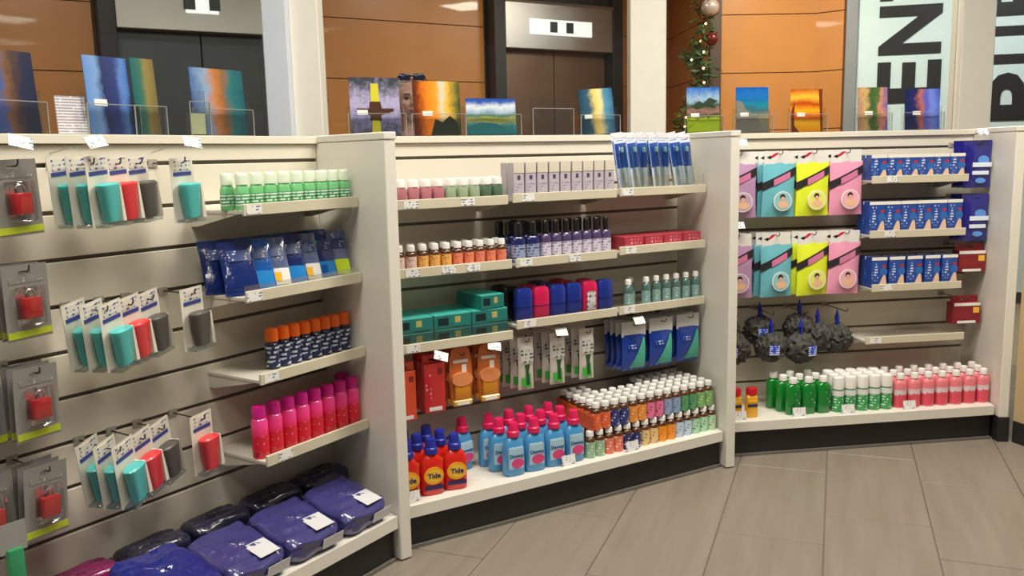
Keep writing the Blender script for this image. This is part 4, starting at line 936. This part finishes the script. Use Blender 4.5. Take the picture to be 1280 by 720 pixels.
# royal blue wipes pouches
RBP = mat('indigo_film', (38, 36, 128), .2, coat=.6, bump=.4, scale=30); GLW = mat('light_blue_glow_print', (96, 150, 226), .3)
def wipes():
    w_, h_, t_ = .128, .215, .026
    c = bm_new(); pouch(c, w_, h_, t_, 9, 12, .12, .0015, 21, -.195)
    a = bm_new(); prism(a, disc_pts(.026, 16, .02, -.070, 1, .8), -.0160, -.0130)
    t1 = bm_new(); box(t1, -.030, .058, -.0168, -.0150, -.100, -.080); t2 = bm_new(); box(t2, -.030, .046, -.0168, -.0150, -.135, -.118); t3 = bm_new(); prism(t3, disc_pts(.024, 14, .01, -.162, 1, .5), -.0162, -.0130)
    return [('film', mesh(c, RBP), [('glow_print', mesh(a, GLW)), ('title_print', mesh(t1, print_mat('title_print', (222, 232, 246), (60, 80, 160), 40., .3))), ('title_print', mesh(t2, print_mat('title_print', (0, 0, 0), (0, 0, 0)))), ('picture', mesh(t3, GLW))])]
wp = wipes()
for r, k in enumerate((0, 2)):
    for j, v in enumerate((.195, .16, .125)):
        spawn('wipes_pouch', wp, W(3, 1.484 - .003 * j, v, SLAT[k] + .005), rz(3, -.1), 'indigo blue pouch beside right divider, %s hook, %s from front' % (('upper', 'lower')[r], ORD[j]), 'pouch', 'indigo pouches')
    peg_hook(3, 1.484, SLAT[k] + .007, .22, 'peg hook of the indigo pouches, %s' % ('upper', 'lower')[r], r == 0, 0, .23)
# dark red boxes on hooks
DRB = mat('dark_red_carton', (132, 28, 38), .4); 
db = hang_box(.135, .125, .055, DRB, [hface(.128, -.028, -.014, .055, WHITEP, name='white_band'), hface(.03, -.062, -.036, .055, YELP, name='yellow_mark', x0=.03), hface(.09, -.110, -.098, .055, WHITEP, name='white_foot'), hface(.08, -.09, -.05, .055, print_mat('dark_red_print', (140, 32, 42), (226, 190, 180), 60., .35), x0=-.06)])
for r, (u, k, nm) in enumerate(((1.482, 4, 'upper'), (1.470, 6, 'lower'))):
    spawn('dark_red_carton', db, W(3, u, .175, SLAT[k] + .022), rz(3, -.05), 'dark red hanging carton near right divider, %s one' % nm, 'carton', 'dark red cartons')
    peg_hook(3, u, SLAT[k] + .024, .20, 'peg hook of the %s dark red carton' % nm, False)
# black mesh sponges
MSH = mat('black_mesh', (66, 64, 60), .7, bump=.8, scale=60, var=.3); RIB = mat('blue_ribbon', (30, 48, 168), .5); BTG = print_mat('blue_tag', (44, 78, 206), (226, 232, 250), 110., .55)
def sponge(seed):
    rnd = random.Random(seed); b = bm_new()
    ic = bmesh.ops.create_icosphere(b, subdivisions=4, radius=1.)
    ax_ = [Vector((rnd.gauss(0, 1), rnd.gauss(0, 1), rnd.gauss(0, 1))).normalized() for _ in range(9)]
    for v in b.verts:   # ruffles of netting
        n = v.co.normalized(); q = sum(abs(math.sin(11. * n.dot(a_) + 2.6 * k + 2.2 * math.sin(4 * n.dot(ax_[k - 3])))) for k, a_ in enumerate(ax_)) / 9
        v.co = n * (.032 + .058 * q + rnd.uniform(-.0025, .0025)); v.co.z = v.co.z * .94 - .13
    r = bm_new(); tube(r, [(-.004, 0, -.075), (-.005, 0, -.03), (0, 0, .002), (.005, 0, -.03), (.004, 0, -.075)], .006, 6)
    t_ = bm_new(); box(t_, -.022, .022, -.082, -.0805, -.150, -.105)
    return [('mesh_ball', mesh(b, MSH, ang=1.2)), ('ribbon', mesh(r, RIB)), ('tag', mesh(t_, BTG))]
sp_a, sp_b = sponge(1), sponge(2)
zs_ = SLAT[6] - .012
SPG = [(.345, .17, -.02, sp_a), (.330, .09, .05, sp_b), (.515, .18, -.015, sp_b), (.500, .09, .045, sp_a), (.655, .19, -.025, sp_a), (.690, .10, .05, sp_b), (.765, .13, .01, sp_b), (.862, .13, .0, sp_a)]
SPN = ['beside the divider in front', 'beside the divider at the back', 'second from divider in front', 'high at the back, left of centre', 'with bright blue tag in the middle', 'high at the back, right of centre', 'behind and left of the rightmost', 'rightmost, hanging alone']
for i, (u, v, dz, pr_) in enumerate(SPG):
    spawn('mesh_sponge', pr_ if i not in (5, 6, 7) else pr_[:2], W(3, u, v, zs_ + dz), rz(3, random.uniform(-.5, .5)), 'black mesh bath sponge, ' + SPN[i], 'bath sponge', 'black mesh sponges')
for i, u in enumerate((.34, .508, .67, .862)):
    peg_hook(3, u, SLAT[6] - .002, .215, 'peg hook of the black mesh sponges, %s from left' % ORD[i], False)
# base shelf, right bay
YB = mat('golden_bottle', (240, 176, 32), .3, coat=.4); RC = mat('red_cap', (200, 24, 38), .32)
yb = bottle(.056, .036, .092, .006, .024, .034, .0255, YB, RC, None, p=3.2)
n1 = bm_new(); box(n1, -.022, .022, -.0196, -.0182, .050, .062); n2 = bm_new(); box(n2, -.020, .020, -.0196, -.0182, .070, .082)
yb.append(('label_print', mesh(n1, mat('navy_bar', (30, 40, 96), .4)))); yb.append(('label_print', mesh(n2, print_mat('yellow_print', (232, 160, 30), (120, 60, 30), 120., .6))))
row('powder_bottle', yb, 3, [.296, .370], .315, ZB, 'yellow bottle with red cap', 'bottle', 'yellow bottles beside the divider')
GB = mat('emerald_bottle', (16, 126, 44), .16, coat=.5, var=.12); GBL = print_mat('emerald_print', (20, 120, 50), (180, 220, 186), 70., .4)
eb = bottle(.062, .042, .125, .014, .016, .026, .0180, GB, WHITECAP, None, p=3.4)
e1 = bm_new(); box(e1, .0, .026, -.0222, -.0205, .03, .112); eb.append(('label_print', mesh(e1, GBL)))
for j, (us, v) in enumerate((((.565, .638, .708), .312), ((.545, .622, .700), .255), ((.525, .605, .690), .198))):
    row('mouthwash_bottle', eb, 3, us, v, ZB, 'emerald bottle with white cap', 'bottle', 'emerald bottles, right base shelf', ', ' + ROW[j], rot=.1)
GW = mat('green_stick_body', (56, 156, 84), .3, coat=.4); GWL = print_mat('green_stick_print', (60, 158, 90), (216, 236, 220), 80., .45)
gw = bottle(.053, .053, .098, .004, .025, .056, .0262, GW, WHITECAP, GWL, (.1, .72), 2, capr=.92)
l_ = bm_new(); lathe(l_, [(.0270, .074), (.0270, .099)], 16, close=False); gw.append(('white_collar', mesh(l_, print_mat('white_collar_print', (228, 228, 228), (176, 90, 100), 90., .3))))
for j, (us, v) in enumerate(((lin_sp(.780, 1.012, 5), .312), (lin_sp(.785, 1.012, 5), .255), (lin_sp(.79, 1.012, 5), .198))):
    row('deodorant', gw, 3, us, v, ZB, 'green deodorant with tall white cap', 'deodorant', 'green and white deodorants', ', ' + ROW[j])
PB = mat('pink_lotion', (232, 128, 138), .3, coat=.3, var=.08); PBL = ramp_mat('pink_lotion_label', [(0., (214, 70, 92)), (.5, (222, 84, 100)), (.55, (224, 216, 220)), (1., (228, 150, 160))], 'Z', .12, .22, 30.)
pb = bottle(.058, .046, .108, .022, .014, .026, .0170, PB, WHITECAP, PBL, (.06, .78), 2.2)
for j, (us, v) in enumerate(((lin_sp(1.080, 1.490, 7), .312), (lin_sp(1.082, 1.505, 7), .250), (lin_sp(1.075, 1.52, 7), .188))):
    row('lotion_bottle', pb, 3, us, v, ZB, 'pink lotion bottle with white cap', 'bottle', 'pink lotion bottles, right base shelf', ', ' + ROW[j])
# loose price tags standing on the base shelves
tg = bm_new(); box(tg, -.030, .030, -.0008, .0008, 0, .042); tgm = mesh(tg, TAG); fo = bm_new(); box(fo, -.030, .030, -.0008, .014, 0, .0012); fom = mesh(fo, WHITECAP)
for b, u, v, what in ((2, .095, .362, 'before the red detergent bottles'), (2, .745, .362, 'before the blue softener bottles'), (2, 1.045, .370, 'before the cream-label soap bottles'), (3, .300, .362, 'before the yellow bottles'), (3, .575, .362, 'before the emerald bottles'), (3, .805, .362, 'before the green deodorants'), (3, 1.100, .362, 'before the pink lotion bottles')):
    spawn('price_card', [('card', tgm), ('foot', fom)], W(b, u, v, ZB), rz(b, 0, R_(-8)), 'white price card ' + what, 'price tag', 'price cards on base shelves')

# ================================================================== PRINTS ON THE LEDGE
def holder_parts(w_, h_):
    f = bm_new(); box(f, -w_ / 2, w_ / 2, -.0015, .0015, 0, h_)
    bk = bm_new(); box(bk, -w_ / 2, w_ / 2, .022, .025, 0, h_ * 1.35)
    bs = bm_new(); box(bs, -w_ / 2, w_ / 2, -.0015, .025, 0, .003)
    ed = bm_new(); EG = mat('acrylic_edge', (150, 152, 150), .2)
    box(ed, -w_ / 2, w_ / 2, -.0018, .0018, h_ - .0012, h_ + .0008)
    for x in (-w_ / 2, w_ / 2): box(ed, x - .001, x + .001, -.0018, .0018, 0, h_)
    return [('front_sheet', mesh(f, ACRYL), [('polished_edge', mesh(ed, EG))]), ('back_sheet', mesh(bk, ACRYL)), ('base_sheet', mesh(bs, ACRYL))]
TAGW = mat('small_white_tag', (240, 238, 230), .45)
def print_card(b, u, w_, h_, m_, label, v=-.07, a=0., tagx=None, hold=True, extra=(), roll=0.):
    c = bm_new(); box(c, -w_ / 2, w_ / 2, -.0015, .0015, 0, h_)
    subs = list(extra)
    if tagx is not None:
        t = bm_new(); box(t, tagx - .02, tagx + .02, -.0032, -.0016, h_ * .36, h_ * .36 + .018); subs.append(('small_tag', mesh(t, TAGW)))
    spawn('picture_print', [('sheet', mesh(c, m_), subs)], W(b, u, v, 1.4125), rz(b, a, R_(-4), roll), label, 'picture print')
    if hold:
        spawn('acrylic_holder', holder_parts(w_ + .03, .085), W(b, u, v + .013, 1.4085), rz(b, a), 'clear acrylic holder around the ' + label, 'acrylic stand')
def shape(pts, m_, h0=-.0026, name='motif'):
    b = bm_new(); prism(b, pts, h0, -.0012); return (name, mesh(b, m_))
P1 = ramp_mat('print_blue_brown', [(0., (46, 70, 130)), (.3, (70, 90, 150)), (.45, (120, 84, 60)), (.62, (74, 54, 50)), (.8, (36, 40, 70)), (1., (30, 36, 64))], 'X', .14, .35, 14.)
print_card(1, .632, .150, .208, P1, 'blue and brown print at the left frame edge', a=.2)
print_card(1, .784, .084, .100, print_mat('notice_print', (214, 210, 214), (150, 146, 158), 130., .6), 'white notice sheet with lines of text', hold=False)
P3 = ramp_mat('print_sky_navy', [(0., (96, 140, 200)), (.25, (120, 156, 206)), (.4, (38, 48, 96)), (.7, (44, 60, 120)), (.85, (90, 130, 196)), (1., (70, 110, 180))], 'X', .14, .2, 10.)
print_card(1, .90, .140, .213, P3, 'tall sky blue and navy print on the left ledge', a=.1, tagx=-.03)
P3b = ramp_mat('print_teal_olive', [(0., (28, 96, 100)), (.4, (60, 110, 90)), (.6, (140, 126, 70)), (1., (120, 104, 60))], 'X', .07, .25, 16.)
print_card(1, 1.014, .080, .217, P3b, 'narrow teal and olive print on the left ledge', a=.1)
spawn('acrylic_holder', holder_parts(.07, .10), W(1, 1.15, -.014, 1.4085), rz(1), 'clear acrylic holder with pale yellow note', 'acrylic stand')
b_ = bm_new(); box(b_, -.025, .025, -.0008, .0008, 0, .062); spawn('note_card', [('sheet', mesh(b_, mat('pale_yellow_note', (214, 220, 176), .5)))], W(1, 1.15, -.026, 1.413), rz(1), 'pale yellow note card standing in acrylic holder', 'note card')
P5 = ramp_mat('print_orange_teal', [(0., (60, 90, 150)), (.25, (130, 160, 190)), (.45, (190, 120, 60)), (.6, (140, 96, 64)), (.75, (40, 110, 116)), (1., (24, 84, 92))], 'X', .2, .25, 12.)
print_card(1, 1.27, .200, .205, P5, 'wide blue, orange and teal print on the left ledge')
# above the middle bay
LVP = ramp_mat('print_lavender', [(0., (70, 74, 84)), (.35, (140, 136, 180)), (.6, (176, 170, 206)), (1., (60, 66, 76))], 'Z', .2, .6, 22.)
YEL = mat('chrome_yellow_print', (206, 196, 50), .4); BRN = mat('dark_brown_print', (72, 40, 24), .4)
print_card(2, .20, .188, .212, LVP, 'lavender print with yellow and brown upright figure', a=-.1, tagx=-.05, extra=[shape([(-.018, .0), (.018, .0), (.014, .06), (-.014, .06)], YEL), shape([(-.016, .125), (.016, .125), (.014, .19), (-.014, .19)], YEL), shape([(-.07, .09), (-.02, .075), (-.022, .055), (.022, .055), (.02, .075), (.07, .09), (.07, .10), (.024, .10), (.02, .125), (-.02, .125), (-.024, .10), (-.07, .10)], BRN)])
P8 = ramp_mat('print_orange_sunset', [(0., (60, 36, 22)), (.12, (120, 50, 16)), (.3, (236, 130, 30)), (.5, (250, 160, 50)), (.6, (206, 206, 180)), (.72, (236, 180, 60)), (.88, (110, 110, 50)), (1., (50, 60, 40))], 'X', .2, .18, 14.)
print_card(2, .452, .190, .205, P8, 'orange sunset print with palms, above the red detergent', tagx=-.04, a=-.1, extra=[shape([(-.03, .0), (.09, .0), (.08, .05), (.05, .075), (.02, .05), (-.01, .062)], mat('dark_palm_print', (46, 50, 36), .4))])
P9 = ramp_mat('print_wave', [(0., (30, 96, 112)), (.25, (60, 140, 150)), (.4, (196, 190, 110)), (.52, (60, 110, 90)), (.62, (150, 176, 200)), (.75, (214, 220, 228)), (.9, (50, 90, 170)), (1., (30, 70, 160))], 'Z', .145, .22, 9.)
print_card(2, .690, .225, .143, P9, 'low print of a green wave under blue sky', extra=[shape([(-.112, .03), (-.05, .05), (.02, .045), (.08, .018), (.112, .012), (.112, .004), (-.112, .004)], mat('wave_print', (40, 120, 128), .4)), shape([(-.09, .058), (-.04, .075), (.03, .07), (.09, .05), (.04, .052), (-.03, .056)], mat('hill_print', (150, 160, 70), .4))])
spawn('acrylic_holder', holder_parts(.20, .11), W(2, .976, -.06, 1.4085), rz(2), 'empty clear acrylic holder on the middle ledge', 'acrylic stand')
P11 = ramp_mat('print_beach', [(0., (30, 60, 84)), (.3, (50, 90, 110)), (.45, (226, 200, 110)), (.6, (240, 214, 150)), (.75, (90, 150, 170)), (1., (40, 90, 140))], 'X', .19, .25, 8.)
print_card(2, 1.215, .185, .192, P11, 'tilted print of a golden beach and blue sea', tagx=-.05, a=.05, roll=R_(-4))
# above the right bay
P12 = ramp_mat('print_palm_garden', [(0., (110, 150, 30)), (.28, (176, 200, 40)), (.4, (50, 60, 40)), (.5, (150, 110, 100)), (.6, (60, 80, 60)), (.75, (150, 180, 206)), (1., (30, 100, 190))], 'Z', .21, .22, 16.)
print_card(3, .278, .158, .212, P12, 'print of a green palm garden under blue sky', tagx=-.04, extra=[shape([(-.06, .125), (-.02, .15), (.0, .14), (.03, .165), (.07, .15), (.05, .135), (.06, .115), (.01, .125), (-.03, .11)], mat('palm_print', (40, 60, 40), .4)), shape([(-.075, .02), (-.03, .05), (.02, .04), (.075, .06), (.075, .012), (-.075, .008)], mat('bright_leaf_print', (170, 196, 40), .4))])
P13 = ramp_mat('print_coast', [(0., (120, 120, 116)), (.3, (150, 140, 110)), (.5, (60, 100, 110)), (.62, (30, 130, 150)), (.72, (20, 110, 170)), (.85, (30, 110, 190)), (1., (20, 90, 180))], 'Z', .21, .22, 14.)
print_card(3, .517, .160, .210, P13, 'print of a rocky coast and turquoise bay', tagx=-.04, extra=[shape([(-.078, .005), (-.078, .15), (-.05, .145), (-.035, .11), (.0, .09), (.03, .06), (.05, .02), (.05, .005)], mat('rock_print', (118, 116, 110), .5))])
P14 = ramp_mat('print_fire_sunset', [(0., (236, 150, 20)), (.2, (250, 190, 30)), (.35, (200, 80, 10)), (.5, (250, 170, 30)), (.65, (180, 60, 10)), (.8, (250, 190, 60)), (1., (190, 70, 20))], 'Z', .2, .14, 6.)
print_card(3, .787, .160, .198, P14, 'print of a fiery orange and yellow sunset', tagx=-.03, extra=[shape([(-.078, .0), (-.078, .1), (-.06, .14), (-.065, .03), (-.04, .0)], mat('sunset_shade_print', (110, 40, 14), .5)), shape([(.06, .198), (.078, .198), (.078, .0), (.068, .0)], mat('sunset_shade_print', (110, 40, 14), .5))])
P15 = ramp_mat('print_tropic_leaves', [(0., (170, 130, 110)), (.25, (206, 170, 110)), (.45, (60, 96, 50)), (.65, (80, 110, 60)), (.8, (216, 140, 110)), (1., (110, 100, 160))], 'X', .15, .4, 14.)
print_card(3, 1.119, .152, .203, P15, 'print of tropical leaves in green and peach', tagx=-.02)
P16 = ramp_mat('print_night_sky', [(0., (30, 40, 84)), (.3, (40, 46, 100)), (.45, (190, 110, 90)), (.6, (90, 96, 190)), (.8, (120, 140, 226)), (1., (70, 100, 200))], 'X', .18, .3, 9.)
print_card(3, 1.375, .180, .193, P16, 'print of a violet blue night sky', tagx=-.03)

# ================================================================== GARLAND
LEAF = mat('fir_green', (60, 84, 40), .6, var=.35, scale=30); 
gr = link('garland', None); gr.location = (1.66, 7.62, 0); tag(gr, 'green leafy garland with baubles and fairy lights on orange wall corner', 'garland')
rnd = random.Random(5); lf = bm_new()
path = [(0.02, 3.15), (.02, 2.6), (.03, 2.4), (-.02, 2.2), (-.09, 2.12), (.02, 2.02), (-.02, 1.85), (-.07, 1.72), (-.14, 1.6), (-.17, 1.5), (-.16, 1.2)]
for k in range(900):
    f = rnd.uniform(0, len(path) - 1.001); i = int(f); q = f - i
    x = path[i][0] * (1 - q) + path[i + 1][0] * q + rnd.gauss(0, .035); z = path[i][1] * (1 - q) + path[i + 1][1] * q + rnd.gauss(0, .02); y = rnd.gauss(0, .035)
    d = Vector((rnd.gauss(0, 1), rnd.gauss(0, .7), rnd.gauss(-.2, .6))).normalized() * rnd.uniform(.05, .11); s = d.cross(Vector((rnd.gauss(0, 1), rnd.gauss(0, 1), rnd.gauss(0, 1)))).normalized() * .011
    c = Vector((x, y, z)); lf.faces.new([lf.verts.new(c - s * .4), lf.verts.new(c + d * .5 - s), lf.verts.new(c + d), lf.verts.new(c + d * .5 + s)])
o = link('foliage', mesh(lf, LEAF, smooth=False), gr); o['kind'] = 'stuff'
for i, (x, z, r, c) in enumerate(((.05, 2.53, .075, (214, 190, 176)), (.07, 2.27, .055, (110, 40, 36)), (-.04, 1.55, .05, (196, 150, 60)))):
    b = bm_new(); bmesh.ops.create_uvsphere(b, u_segments=14, v_segments=10, radius=r, matrix=Matrix.Translation((x, -.06, z))); link('bauble', mesh(b, mat('bauble_%d' % i, c, .2, metal=.4)), gr)
GL = mat('fairy_light', (255, 226, 150), .4, emit=6.)
for i in range(12):
    f = .6 + i * .72; k = int(f); q = f - k
    if k + 1 >= len(path): break
    b = bm_new(); bmesh.ops.create_icosphere(b, subdivisions=1, radius=.011, matrix=Matrix.Translation((path[k][0] * (1 - q) + path[k + 1][0] * q + rnd.uniform(-.06, .06), -.09, path[k][1] * (1 - q) + path[k + 1][1] * q))); link('fairy_light', mesh(b, GL), gr)
